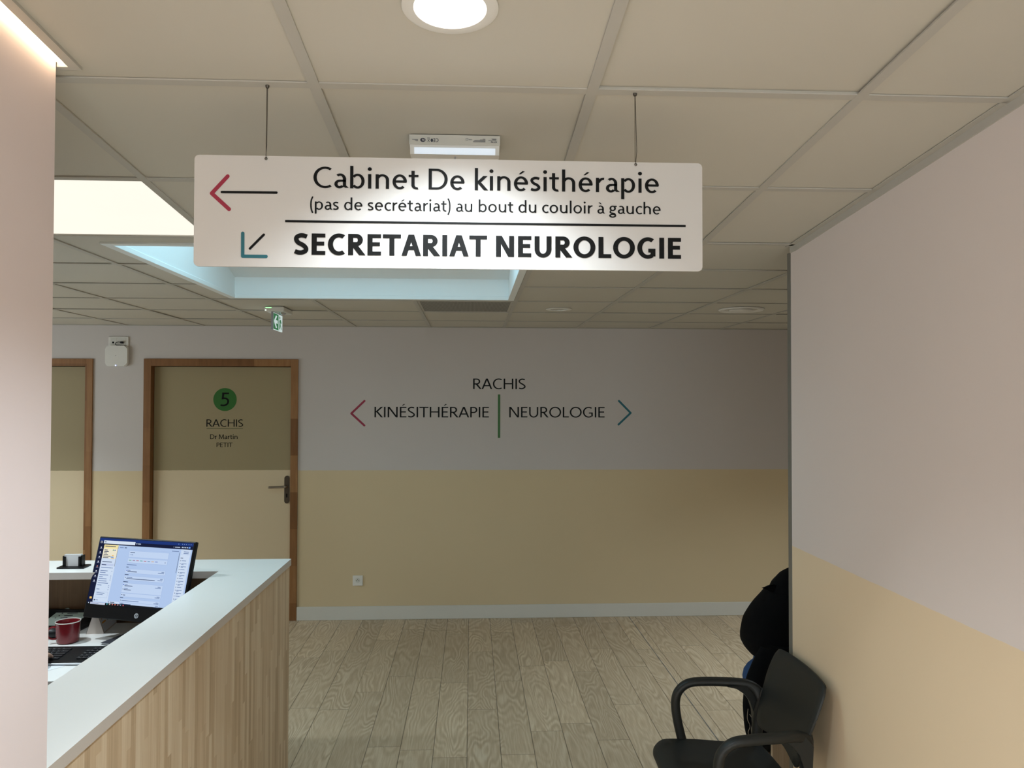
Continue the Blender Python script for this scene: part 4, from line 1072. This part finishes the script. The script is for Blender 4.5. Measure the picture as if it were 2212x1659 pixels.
# ---- keyboard
kb = thing('keyboard', 'black computer keyboard lying on the desk in front of the red mug', 'keyboard', (-1.68, 3.225, DZ))
KX0, KX1, KY0, KY1 = -1.905, -1.452, 3.150, 3.325
bm = NB(); prism(bm, [(KY0, DZ + .001), (KY1, DZ + .001), (KY1, DZ + .022), (KY0 + .012, DZ + .012), (KY0, DZ + .009)], 'x', KX0, KX1); obj('key_bed', bm, 'black_plastic', kb)
bm = NB(); prism(bm, [(KY0 - .001, DZ + .003), (KY0 + .003, DZ + .003), (KY0 + .003, DZ + .0105), (KY0 - .001, DZ + .0085)], 'x', KX0 + .002, KX1 - .002); obj('front_edge', bm, 'silver', kb, label='pale front edge')
kp = {}
def key(x, y, w):
    kx = round(w, 4)
    if kx not in kp:
        b = NB(); box(b, -w / 2 + .0009, w / 2 - .0009, -.0080, .0080, 0, .006, .0016)
        quad(b, [(-w / 2 + .004, .0018, .0062), (-w / 2 + .0078, .0018, .0062), (-w / 2 + .0078, .0044, .0062), (-w / 2 + .004, .0044, .0062)], 1)
        o = obj('key', b, ['key', 'key_mark'], kb); o.data.transform(Matrix.Translation(worigin(kb))); kp[kx] = o.data
    else:
        o = bpy.data.objects.new('key', kp[kx]); COL.objects.link(o); o.parent = kb
    t = (y - KY0) / (KY1 - KY0)
    o.location = Vector((x, y, DZ + .0105 + .0095 * t)) - worigin(kb)
U = 0.0186
rowsk = [(3.298, [1] * 13 + [2]), (3.2785, [1.5] + [1] * 12 + [1.5]), (3.2590, [1.75] + [1] * 11 + [2.25]), (3.2395, [1.25] + [1] * 11 + [2.75]), (3.2200, [1.25, 1.25, 1.25, 6, 1.25, 1.25, 1.25, 1.5]), (3.2005, [])]
ybase = [3.302, 3.278, 3.254, 3.230, 3.206]
ROWK = [([1] * 13 + [2]), ([1.5] + [1] * 12 + [1.5]), ([1.75] + [1] * 11 + [2.25]), ([1.25] + [1] * 11 + [2.75]), ([1.25, 1.25, 1.25, 6.25, 1.25, 1.25, 1.25, 1.25])]
for ry, ks in zip(ybase, ROWK):
    x = KX0 + .012
    for k in ks:
        w = k * U * 1.03; key(x + w / 2, ry - .012, w); x += w
for r in range(5):
    x = KX1 - .012 - 4 * U
    for k in range(4 if r else 3): key(x + U / 2 + (U if r == 0 else 0), ybase[r] - .012, U); x += U

# ---- papers, tray, calendar, notebook, mouse
ms = thing('computer_mouse', 'black computer mouse at the front of the desk, half behind the left wall', 'mouse', (-1.628, 3.060, DZ))
bm = NB(); sphere(bm, (-1.628, 3.060, DZ + .010), (.033, .058, .028), 20, 12)
for v in bm.verts: v.co.z = max(v.co.z, DZ + .0005)
obj('body', bm, 'black_plastic', ms, smooth=True)
bm = NB(); sphere(bm, (-1.628, 3.092, DZ + .034), (.004, .010, .006), 10, 6); obj('scroll_wheel', bm, 'dark_metal', ms, smooth=True)
bm = NB(); prism(bm, [(-1.655, 3.150), (-1.560, 3.148), (-1.632, 3.052), (-1.80, 3.030), (-1.80, 3.142)], 'z', DZ + .0003, DZ + .0009); tag(obj('paper_sheet', bm, 'paper', origin=(-1.68, 3.10, DZ)), 'blank white paper sheet on the desk between keyboard and desk edge', 'paper')
nb = thing('notebook', 'thin closed slate-grey notebook on the desk, partly behind the counter ledge', 'notebook', (-1.45, 3.46, DZ))
RN = Matrix.Translation((-1.5440, 3.4100, DZ)) @ Matrix.Rotation(math.radians(-19), 4, 'Z')
bm = NB(); box(bm, 0.0, .155, 0.002, .210, .0012, .0085); xf(bm, RN); obj('pages', bm, 'paper', nb)
bm = NB(); box(bm, -.002, .158, -.002, .213, .0085, .0105, .0005); box(bm, -.002, .158, -.002, .213, 0.0002, .0012); xf(bm, RN); obj('cover', bm, 'slate', nb)
# desk calendar: a tent with printed pages
ca = thing('desk_calendar', 'cardboard tent desk calendar with orange marks under the computer chin', 'calendar', (-1.62, 3.62, DZ))
RC_ = Matrix.Translation((-1.6440, 3.5700, DZ)) @ Matrix.Rotation(math.radians(97), 4, 'Z')
bm = NB()
def tent(bm, off):
    th = .0012
    for sgn in (-1, 1):
        a = [(0, sgn * .036, 0), (.20, sgn * .036, 0), (.20, sgn * .004, .098), (0, sgn * .004, .098)]
        quad(bm, a); quad(bm, [(p[0], p[1] + sgn * th, p[2]) for p in a][::-1])
    quad(bm, [(-.0005, -.036, 0), (-.0005, .036, 0), (-.0005, .004, .098), (-.0005, -.004, .098)])
    box(bm, 0, .20, -.036, .036, 0, .0012)
tent(bm, 0); xf(bm, RC_); obj('stand', bm, 'kraft', ca)
bm = NB()
def cal(a, b): return (a, -.0390 + b * .032 / .098, b)
quad(bm, [cal(.004, .006), cal(.196, .006), cal(.196, .094), cal(.004, .094)], 0)
for i, b in enumerate((.075, .058, .040)):
    for j in range(3):
        k = .010 + j * .065
        p = [(k, b), (k + .045 - .012 * ((i + j) % 2), b), (k + .045 - .012 * ((i + j) % 2), b + .007), (k, b + .007)]
        quad(bm, [(q[0], cal(*q)[1] - .0006, q[1]) for q in p], 1 if (i + j) % 3 else 2)
xf(bm, RC_); obj('page', bm, ['paper', 'orange_ink', 'ink'], ca)
# document tray with note
tr = thing('document_tray', 'black document tray with pale edging at the back of the desk, left of the computer', 'tray', (-1.86, 3.62, DZ))
RT = Matrix.Translation((-1.86, 3.60, DZ)) @ Matrix.Rotation(math.radians(-4), 4, 'Z')
bm = NB(); box(bm, -.13, .13, -.05, .13, 0.0005, .012, .002); box(bm, -.13, .13, .116, .13, .012, .07, .002); box(bm, -.13, -.122, -.05, .116, .012, .05, .002); box(bm, .122, .13, -.02, .116, .012, .05, .002); xf(bm, RT); obj('shell', bm, 'black_plastic', tr)
bm = NB(); box(bm, -.112, -.098, -.045, .11, .0125, .0165); box(bm, -.098, .12, .012, .022, .0125, .0165); box(bm, -.098, .12, -.045, -.037, .0125, .0165); xf(bm, RT); obj('edging', bm, 'kraft', tr)
nt = thing('note_sheet', 'pale green note sheet with bulleted handwriting, lying in the black tray', 'paper', (-1.84, 3.66, DZ + .02))
RS = Matrix.Translation((-1.855, 3.635, DZ + .0200)) @ Matrix.Rotation(math.radians(-6), 4, 'Z') @ Matrix.Rotation(math.radians(24), 4, 'X')
bm = NB(); g = [(-.062, 0), (.10, 0), (.108, .092), (.03, .098), (-.004, .124), (-.036, .096)]
prism(bm, g, 'z', 0, .0006); xf(bm, RS); obj('sheet', bm, 'mint_paper', nt)
bm = NB()
for i, (a, b) in enumerate(((-.006, .100), (-.010, .080), (-.016, .064), (-.024, .048))):
    quad(bm, [(a, b, .001), (a + .006, b, .001), (a + .006, b + .006, .001), (a, b + .006, .001)])
    if i: quad(bm, [(a + .026, b, .001), (a + .026 + .055 - .008 * i, b + .004, .001), (a + .026 + .055 - .008 * i, b + .009, .001), (a + .026, b + .005, .001)])
xf(bm, RS); obj('handwriting', bm, 'ink', nt)
bb = thing('glasses_case', 'dark shiny case on the desk behind the red mug handle', 'case', (-1.80, 3.50, DZ))
bm = NB(); sphere(bm, (-1.808, 3.515, DZ + .024), (.050, .030, .024), 20, 10); obj('shell', bm, 'black_plastic', bb, smooth=True)

# ---- card holder on the far ledge
ch = thing('card_holder', 'black card holder standing on the white counter ledge, left of the computer', 'card holder', (-1.764, 3.63, LZ1))
bm = NB(); prism(bm, [(-1.8230, 3.592), (-1.7060, 3.590), (-1.7075, 3.664), (-1.8240, 3.664)], 'z', LZ1, LZ1 + .006); obj('base', bm, 'black_plastic', ch)
for (a, b) in ((-1.8095, -1.7960), (-1.7420, -1.7285)):
    bm = NB(); box(bm, a, b, 3.616, 3.620, LZ1 + .006, LZ1 + .049, .0008); box(bm, a if a < -1.78 else b - .004, a + .004 if a < -1.78 else b, 3.616, 3.652, LZ1 + .006, LZ1 + .052, .0008); obj('side_guard', bm, 'black_plastic', ch)
bm = NB(); box(bm, -1.8050, -1.7325, 3.6225, 3.6380, LZ1 + .006, LZ1 + .057); tag(obj('business_cards', bm, 'card', origin=(-1.769, 3.63, LZ1 + .006)), 'small stack of white cards upright in the black holder', 'cards')

# ================================================================== CHAIR
chair = thing('armchair', 'black plastic armchair against the right wall with open arms and thin backrest', 'chair', (0.93, 2.79, 0.0))
CY = 2.790
def plate(bm, outline, surf, thick, rings=6, mi=0):
    """curved plate: outline (u,v) points scaled to the centre; surf(u,v)->(point, normal)"""
    n = len(outline); lay = []
    cu = sum(p[0] for p in outline) / n; cv = sum(p[1] for p in outline) / n
    for sgn in (1, -1):
        rs = []
        for k in range(rings + 1):
            f = 1 - k / (rings + 0.0)
            e = thick / 2 if k > 0 else thick / 2 * 0.45
            if k == rings:
                p, nrm = surf(cu, cv); rs.append([bm.verts.new(Vector(p) + Vector(nrm) * e * sgn)])
            else:
                ring = []
                for (u, v) in outline:
                    ff = f if k != 1 else 0.972
                    if k > 1: ff = 0.972 * (1 - (k - 1) / (rings - 1.0))
                    p, nrm = surf(cu + (u - cu) * ff, cv + (v - cv) * ff)
                    ring.append(bm.verts.new(Vector(p) + Vector(nrm) * e * sgn))
                rs.append(ring)
        for A, B in zip(rs, rs[1:]):
            for i in range(n):
                j = (i + 1) % n
                if len(B) == 1: bm.faces.new((A[i], A[j], B[0]))
                else: bm.faces.new((A[i], A[j], B[j], B[i]))
        lay.append(rs[0])
    for i in range(n): bm.faces.new((lay[0][i], lay[0][(i + 1) % n], lay[1][(i + 1) % n], lay[1][i]))
# backrest
def back_surf(u, v):
    # u across (-.2 .. .2), v height
    t = (v - 0.53) / 0.29
    x = 1.098 + 0.070 * t + 0.019 * t * t - 0.85 * u * u * (0.62 - 0.30 * t)
    nrm = Vector((1, 1.4 * u, -0.26)).normalized()
    return (x, CY - 0.008 + u, v), nrm
out = []
def bo(u, v): out.append((u, v))
for p in cr([(-.205, .640), (-.216, .720), (-.214, .780), (-.203, .810), (-.172, .824), (0, .828), (.172, .824), (.203, .810), (.214, .780), (.216, .720), (.205, .640), (.196, .575), (.178, .548), (.140, .540), (0, .552), (-.140, .540), (-.178, .548), (-.196, .575), (-.205, .640)], 4)[:-1]: bo(*p)
bm = NB(); plate(bm, out, back_surf, 0.013, 8); obj('backrest', bm, 'chair', chair, smooth=True)
# seat
def seat_surf(u, v):
    # u: x from .69 to 1.10, v: across
    t = (u - 0.69) / 0.41
    z = 0.452 - 0.020 * math.sin(math.pi * min(max(t, 0), 1)) * (1 - (v / .27) ** 2) - 0.05 * max(0.0, 0.16 - t) ** 2 / 0.0256 * 0.55
    return (u, CY + v, z), Vector((0, 0, 1))
so_ = [(.690, -.150), (.694, -.215), (.712, -.246), (.750, -.262), (.86, -.258), (.98, -.236), (1.07, -.214), (1.098, -.196), (1.108, -.15), (1.110, 0)]
so_ = so_ + [(u, -v) for u, v in reversed(so_[:-1])] + [(.687, 0)]
bm = NB(); plate(bm, [p for p in cr(so_ + [so_[0]], 4)[:-1]], seat_surf, 0.020, 8); obj('seat', bm, 'chair', chair, smooth=True)
for sg in (-1, 1):
    # armrest: leaves the side of the back, runs forward, bends down into the seat side
    A = [(1.112, CY + sg * .212, .628, .010, .020), (1.098, CY + sg * .222, .655, .012, .020), (1.062, CY + sg * .238, .672, .019, .018), (.985, CY + sg * .256, .675, .023, .0155), (.895, CY + sg * .266, .674, .023, .0150), (.842, CY + sg * .268, .666, .021, .0150), (.806, CY + sg * .268, .636, .018, .0160), (.795, CY + sg * .268, .590, .0165, .0170), (.803, CY + sg * .266, .520, .0155, .0175), (.822, CY + sg * .262, .440, .0135, .018), (.828, CY + sg * .260, .425, .0135, .018)]
    bm = NB(); sweep(bm, cr(A, 6), (0, 1, 0), 16, 2.6)
    # web between arm and rear leg
    prism(bm, [(.985, .668), (1.020, .660), (1.050, .640), (1.072, .612), (1.084, .575), (1.088, .520), (1.112, .520), (1.118, .640), (1.090, .672)], 'y', CY + sg * .232 - .013, CY + sg * .232 + .013)
    obj('armrest', bm, 'chair', chair, smooth=True)
    Rl = [(1.122, CY + sg * .206, .665, .005, .008), (1.116, CY + sg * .210, .635, .011, .016), (1.103, CY + sg * .216, .560, .016, .020), (1.098, CY + sg * .218, .450, .016, .020), (1.108, CY + sg * .222, .250, .015, .018), (1.128, CY + sg * .226, .0, .013, .015)]
    bm = NB(); sweep(bm, cr(Rl, 6), (0, 1, 0), 14, 2.6); obj('leg', bm, 'chair', chair, smooth=True)
    Fl = [(.830, CY + sg * .252, .440, .014, .019), (.812, CY + sg * .256, .380, .015, .019), (.785, CY + sg * .262, .200, .014, .017), (.760, CY + sg * .266, .0, .013, .015)]
    bm = NB(); sweep(bm, cr(Fl, 6), (0, 1, 0), 14, 2.6); obj('leg', bm, 'chair', chair, smooth=True)

# ================================================================== BENCH
be = thing('bench', 'light oak bench seat beyond the right wall, its end panel seen under the armchair arm', 'bench', (1.70, 3.8, 0.0))
bm = NB(); box(bm, 1.372, 1.985, 3.560, 3.582, 0.0, 0.400, 0.001); obj('end_panel', bm, 'bench_wood', be)
bm = NB(); box(bm, 1.480, 1.985, 4.085, 4.107, 0.0, 0.400, 0.001); obj('end_panel', bm, 'bench_wood', be)
bm = NB(); box(bm, 1.480, 1.990, 3.556, 4.112, 0.400, 0.425, 0.003); obj('seat_board', bm, 'bench_wood', be)

# ================================================================== PEOPLE
def skin_bm(nodes, edges, root=0, sub=2):
    me = bpy.data.meshes.new('tmp'); me.from_pydata([n[:3] for n in nodes], edges, [])
    o = bpy.data.objects.new('tmp', me); COL.objects.link(o)
    o.modifiers.new('s', 'SKIN')
    sm = o.modifiers.new('d', 'SUBSURF'); sm.levels = sub; sm.render_levels = sub
    for i, n in enumerate(nodes):
        d = me.skin_vertices[0].data[i]
        r = n[3] if isinstance(n[3], tuple) else (n[3], n[3]); d.radius = r; d.use_root = (i == root)
    dg = bpy.context.evaluated_depsgraph_get(); dg.update()
    ev = o.evaluated_get(dg); m2 = bpy.data.meshes.new_from_object(ev)
    bm = bmesh.new(); bm.from_mesh(m2)
    bpy.data.objects.remove(o); bpy.data.meshes.remove(me); bpy.data.meshes.remove(m2)
    return bm
def merge(dst, src):
    me = bpy.data.meshes.new('t'); src.to_mesh(me); src.free(); dst.from_mesh(me); bpy.data.meshes.remove(me)
def chainify(chains):
    """chains of nodes; a chain starting with an int is attached to that node"""
    nodes, edges = [], []
    for c in chains:
        prev = None
        if isinstance(c[0], int): prev, c = c[0], c[1:]
        for n in c:
            nodes.append(n)
            if prev is not None: edges.append((prev, len(nodes) - 1))
            prev = len(nodes) - 1
    return nodes, edges
def hand_bm(w, d, up, curl, thumb_side, s=1.0):
    """palm from wrist w along d; fingers curl towards -up; five separate fingers"""
    w, d, up = Vector(w), Vector(d).normalized(), Vector(up).normalized()
    side = d.cross(up).normalized() * thumb_side       # towards the thumb
    bm = NB()
    P = lambda a, b, c: tuple(w + d * a * s + side * b * s + up * c * s)
    n, e = chainify([[P(0, 0, 0) + (.024 * s,), P(.035, 0, .002) + ((.040 * s, .017 * s),), P(.075, 0, .003) + ((.041 * s, .014 * s),), P(.092, 0, .001) + ((.036 * s, .011 * s),)]])
    merge(bm, skin_bm(n, e, 0, 2))
    for k, (b, L) in enumerate(((.028, .070), (.010, .078), (-.010, .073), (-.028, .058))):
        an = 0.0; pos = Vector((.075, b, 0.0)); pts = [P(*pos) + (.0090 * s,)]
        for q, (f, cu) in enumerate(((.46, curl * .5), (.30, curl * 1.0), (.24, curl * .8))):
            an += cu
            pos = pos + Vector((math.cos(an) * L * f * 1.12, 0, -math.sin(an) * L * f * 1.12)); pts.append(P(*pos) + ((.0084 - .0010 * q) * s,))
        n, e = chainify([pts]); merge(bm, skin_bm(n, e, 0, 2))
    pts = [P(.018, .022, -.004) + (.013 * s,), P(.042, .046, -.012) + (.0115 * s,), P(.068, .058, -.020) + (.0098 * s,), P(.088, .060, -.026) + (.0082 * s,)]
    n, e = chainify([pts]); merge(bm, skin_bm(n, e, 0, 2))
    return bm
def head_bm(c, fwd, s=1.0):
    """head centred at c, facing fwd; returns (skin mesh, hair mesh)"""
    fwd = Vector(fwd).normalized(); up = Vector((0, 0, 1)); rt = fwd.cross(up)
    bm = NB(); sphere(bm, (0, 0, 0), (.098, .076, .118), 28, 20)
    for v in bm.verts:
        x, y, z = v.co
        if z < -.02:                      # jaw narrows and moves forward
            k = min(1, (-.02 - z) / .10); v.co.y *= 1 - .36 * k; v.co.x = x * (1 - .25 * k) + .020 * k
        if x > .05: v.co.x -= (x - .05) * .22
        d = math.hypot(y, (z + .018) / 1.7)
        if x > .06 and d < .022: v.co.x += .020 * (1 - d / .022)     # nose
        for sg in (-1, 1):
            q = math.hypot(y - sg * .031, z - .008)
            if x > .05 and q < .018: v.co.x -= .008 * (1 - q / .018)  # eye sockets
    for sg in (-1, 1):
        sphere(bm, (.078, sg * .031, .008), .0105, 10, 8, 1)
        new = sphere(bm, (-.004, sg * .077, -.004), (.020, .008, .032), 10, 8)
    sphere(bm, (.084, 0, -.058), (.008, .022, .006), 12, 6, 2)
    hb = NB(); sphere(hb, (-.010, 0, .014), (.106, .088, .118), 26, 18)
    bmesh.ops.delete(hb, geom=[f for f in hb.faces if f.calc_center_median().x > .050 and f.calc_center_median().z < .062 or f.calc_center_median().z < -.085], context='FACES')
    Mx = Matrix(((fwd.x, -rt.x, up.x, c[0]), (fwd.y, -rt.y, up.y, c[1]), (fwd.z, -rt.z, up.z, c[2]), (0, 0, 0, 1)))
    for b in (bm, hb):
        xf(b, Matrix.Translation((0, 0, 0))); 
        for v in b.verts: v.co = Vector(v.co) * s
        xf(b, Mx)
    return bm, hb
def seated(name, label, hip, fwd, arms, knees, feet, top_mat, leg_mat, lean=0.06, head_dir=None, group=None, s=1.0):
    """hip centre, facing fwd (horizontal); arms: {side: (elbow, wrist, hand_dir, hand_up, curl)}; side +1 = person's right"""
    hip = Vector(hip); fwd = Vector(fwd).normalized(); up = Vector((0, 0, 1)); rt = fwd.cross(up)
    root = thing(name, label, 'person', (hip.x, hip.y, 0.0))
    Q = lambda f, r, z: tuple(hip + fwd * f * s + rt * r * s + up * z * s)
    neck = Q(lean + .01, 0, .545); hc = Q(lean + .045, 0, .668)
    def limbs(k, arm_only=None):
        t = [Q(0, 0, .02) + ((.150 * k, .115 * k),), Q(-.01, 0, .14) + ((.135 * k, .105 * k),), Q(.01, 0, .30) + ((.150 * k, .112 * k),), Q(lean * .8, 0, .44) + ((.150 * k, .10 * k),), Q(lean, 0, .50) + (.075 * k,)]
        return t
    body = NB()
    ch = [limbs(0.9) + [neck + (.050,), Q(lean + .035, 0, .615) + (.052,)]]
    idx_sh = 3
    sh = {}
    for sg in (1, -1):
        shp = Q(lean * .8, sg * .175, .455); sh[sg] = shp
        el, wr = arms[sg][0], arms[sg][1]
        ch.append([3, shp + (.050,), tuple(el) + (.036,), tuple(wr) + (.025,)])
        kn, ft = knees[sg], feet[sg]
        hp = Q(.04, sg * .09, .0)
        an = (ft[0], ft[1], .085)
        ch.append([0, hp + (.082,), tuple(kn) + (.055,), tuple(Vector(kn).lerp(Vector(an), .45)) + (.050,), an + (.034,)])
    n, e = chainify(ch); merge(body, skin_bm(n, e, 0, 2))
    hd, hair = head_bm(hc, head_dir or fwd, s)
    merge(body, hd)
    for sg in (1, -1):
        merge(body, hand_bm(arms[sg][1], arms[sg][2], arms[sg][3], arms[sg][4], -sg))
    obj('body', body, ['skin', 'eye', 'lips'], root, smooth=True)
    obj('hair', hair, 'hair', root, smooth=True)
    ch = [[Q(0, 0, -.03) + ((.185, .150),)] + limbs(1.08)[1:]]
    for sg in (1, -1):
        el, wr = Vector(arms[sg][0]), Vector(arms[sg][1])
        ch.append([3, sh[sg] + (.062,), tuple(el) + (.050,), tuple(el.lerp(wr, .86)) + (.036,)])
    n, e = chainify(ch); obj('jumper' if top_mat == 'jumper' else 'coat', skin_bm(n, e, 0, 2), top_mat, root, smooth=True)
    ch = [[Q(-.01, 0, .02) + ((.160, .125),), Q(-.01, 0, .10) + ((.150, .115),)]]
    for sg in (1, -1):
        kn, ft = Vector(knees[sg]), feet[sg]; an = Vector((ft[0], ft[1], .075))
        ch.append([0, Q(.04, sg * .09, .0) + (.094,), tuple(kn) + (.088,), tuple(kn.lerp(an, .5)) + (.064,), tuple(an) + (.052,)])
    n, e = chainify(ch); obj('trousers', skin_bm(n, e, 0, 2), leg_mat, root, smooth=True)
    for sg in (1, -1):
        ft = Vector(feet[sg]); b = NB()
        pts = [tuple(Vector((ft.x, ft.y, .045)) - fwd * .07) + (.030, .034), tuple(Vector((ft.x, ft.y, .050)) - fwd * .03) + (.036, .046), tuple(Vector((ft.x, ft.y, .046)) + fwd * .04) + (.042, .042), tuple(Vector((ft.x, ft.y, .034)) + fwd * .12) + (.046, .030), tuple(Vector((ft.x, ft.y, .026)) + fwd * .18) + (.030, .020)]
        sweep(b, cr(pts, 4), rt, 14, 2.4)
        for v in b.verts: v.co.z = max(v.co.z, .003)
        obj('shoe', b, 'shoe', root, smooth=True)
    return root

# the waiting visitor beyond the right wall: only knees and the coat show
vis = seated('person', 'person seated beyond the right wall in blue jeans with a black coat across the lap', (1.775, 3.840, .555), (-1, 0, 0),
    {1: ((1.660, 4.045, .780), (1.500, 3.930, .740), (-.8, -.6, -.1), (0, 0, 1), .45), -1: ((1.650, 3.640, .790), (1.520, 3.740, .760), (-.8, .6, -.1), (0, 0, 1), .45)},
    {1: (1.490, 3.950, .500), -1: (1.336, 3.720, .468)}, {1: (1.500, 3.950, 0), -1: (1.530, 3.740, 0)}, 'coat', 'denim', lean=-.03)
def loft(bm, secs, n=36, pw=2.3, amp=0.0, seed=1):
    rg = random.Random(seed); ph = [rg.uniform(0, 6.28) for _ in range(8)]
    rings = []
    for (z, x0, x1, y0, y1) in cr(secs, 5):
        ring = []
        for i in range(n):
            a = 2 * math.pi * i / n; c, d = math.cos(a), math.sin(a)
            k = 1 + amp * (math.sin(5 * a + ph[0] + z * 19) * .5 + math.sin(9 * a + ph[1] - z * 33) * .35 + math.sin(z * 60 + ph[2] + 3 * a) * .3)
            if c < -0.8: k = 1 + (k - 1) * .3
            ex = 2 / pw
            ring.append(bm.verts.new(((x0 + x1) / 2 + (x1 - x0) / 2 * math.copysign(abs(c) ** ex, c) * k, (y0 + y1) / 2 + (y1 - y0) / 2 * math.copysign(abs(d) ** ex, d) * k, z)))
        rings.append(ring)
    for A, B in zip(rings, rings[1:]):
        for i in range(n): bm.faces.new((A[i], A[(i + 1) % n], B[(i + 1) % n], B[i]))
    bm.faces.new(rings[0][::-1]); bm.faces.new(rings[-1])
ct = thing('folded_coat', 'black hooded coat bundled on the seated person\'s lap, one tail hanging with a pale cord', 'coat', (1.50, 3.70, .55))
bm = NB()
loft(bm, [(.532, 1.372, 1.62, 3.62, 3.93), (.552, 1.345, 1.66, 3.58, 3.96), (.590, 1.318, 1.69, 3.56, 3.97), (.625, 1.311, 1.70, 3.56, 3.97), (.660, 1.314, 1.70, 3.57, 3.96), (.705, 1.320, 1.69, 3.58, 3.94), (.750, 1.341, 1.68, 3.59, 3.92),
          (.790, 1.366, 1.67, 3.60, 3.90), (.830, 1.398, 1.66, 3.61, 3.88), (.858, 1.416, 1.65, 3.62, 3.86)], amp=.02, seed=3)
obj('bundle', bm, 'coat', ct, smooth=True)
bm = NB()
loft(bm, [(.845, 1.412, 1.64, 3.63, 3.85), (.868, 1.434, 1.64, 3.62, 3.84), (.892, 1.446, 1.63, 3.63, 3.83), (.915, 1.466, 1.63, 3.64, 3.82), (.938, 1.492, 1.62, 3.66, 3.81), (.960, 1.535, 1.61, 3.68, 3.79), (.968, 1.56, 1.60, 3.70, 3.77)], amp=.03, seed=5)
quad(bm, [(1.462, 3.690, .842), (1.376, 3.700, .880), (1.470, 3.700, .896)]); quad(bm, [(1.462, 3.720, .842), (1.376, 3.700, .880), (1.470, 3.720, .896)]); quad(bm, [(1.462, 3.690, .842), (1.376, 3.700, .880), (1.462, 3.720, .842)])
obj('hood', bm, 'coat', ct, smooth=True)
bm = NB()
loft(bm, [(.640, 1.330, 1.50, 3.54, 3.62), (.602, 1.297, 1.48, 3.51, 3.61), (.565, 1.272, 1.45, 3.49, 3.60), (.512, 1.248, 1.42, 3.485, 3.595), (.450, 1.236, 1.40, 3.485, 3.595), (.380, 1.232, 1.385, 3.49, 3.595), (.300, 1.237, 1.372, 3.49, 3.59), (.250, 1.248, 1.366, 3.495, 3.585), (.228, 1.268, 1.360, 3.505, 3.575), (.214, 1.290, 1.350, 3.52, 3.56)], n=30, amp=.02, seed=9)
obj('hanging_tail', bm, 'coat', ct, smooth=True)
bm = NB(); tube(bm, cr([(1.238, 3.500, .390), (1.232, 3.492, .350), (1.241, 3.484, .320), (1.234, 3.488, .290), (1.243, 3.483, .270)], 6), .0014, 6); tube(bm, cr([(1.240, 3.486, .372), (1.252, 3.478, .345), (1.245, 3.478, .310), (1.249, 3.478, .268)], 6), .0014, 6); sphere(bm, (1.249, 3.478, .264), .0042, 8, 6)
obj('drawstring', bm, 'lace', ct, label='pale drawstring with a bead end')

# the receptionist behind the left wall: one fingertip reaches the visible keys
seated('person', 'receptionist seated at the desk in a grey jumper, right hand on the keyboard', (-1.90, 2.560, .560), (0.05, 1, 0),
    {1: ((-1.690, 2.740, .810), (-1.662, 3.066, .796), (-.02, 1, -.14), (0, -.1, 1), .28), -1: ((-2.170, 2.760, .790), (-2.020, 3.050, .800), (.35, 1, -.1), (0, 0, 1), .28)},
    {1: (-1.810, 2.980, .560), -1: (-2.010, 2.980, .560)}, {1: (-1.80, 3.02, 0), -1: (-2.02, 3.02, 0)}, 'jumper', 'coat')
oc = thing('office_chair', 'black office chair at the reception desk, under the receptionist', 'chair', (-1.90, 2.52, 0.0))
bm = NB(); prism(bm, rrect(.48, .46, .09, 6, -1.90, 2.57), 'z', .385, .440); bmesh.ops.bevel(bm, geom=[e for e in bm.edges if abs(e.verts[0].co.z - e.verts[1].co.z) < 1e-6], offset=.015, segments=3, affect='EDGES'); obj('seat', bm, 'coat', oc, smooth=True)
bm = NB(); prism(bm, [(-1.90 + a, .80 + b) for a, b in rrect(.44, .52, .09, 6)], 'y', 2.275, 2.325); obj('backrest', bm, 'coat', oc)
bm = NB(); tube(bm, [(-1.90, 2.52, .10), (-1.90, 2.52, .385)], .025, 12); sweep(bm, cr([(-1.90, 2.45, .385, .03, .008), (-1.90, 2.31, .39, .03, .008), (-1.90, 2.270, .46, .03, .008), (-1.90, 2.268, .66, .03, .008)], 5), (1, 0, 0), 8, 3); obj('column', bm, 'black_plastic', oc)
for k in range(5):
    a = 2 * math.pi * k / 5 + .3
    bm = NB(); sweep(bm, [(-1.90, 2.52, .10, .022, .016), (-1.90 + .28 * math.cos(a), 2.52 + .28 * math.sin(a), .075, .016, .012)], None, 8, 3); sphere(bm, (-1.90 + .27 * math.cos(a), 2.52 + .27 * math.sin(a), .030), .029, 12, 8); obj('leg', bm, 'black_plastic', oc)
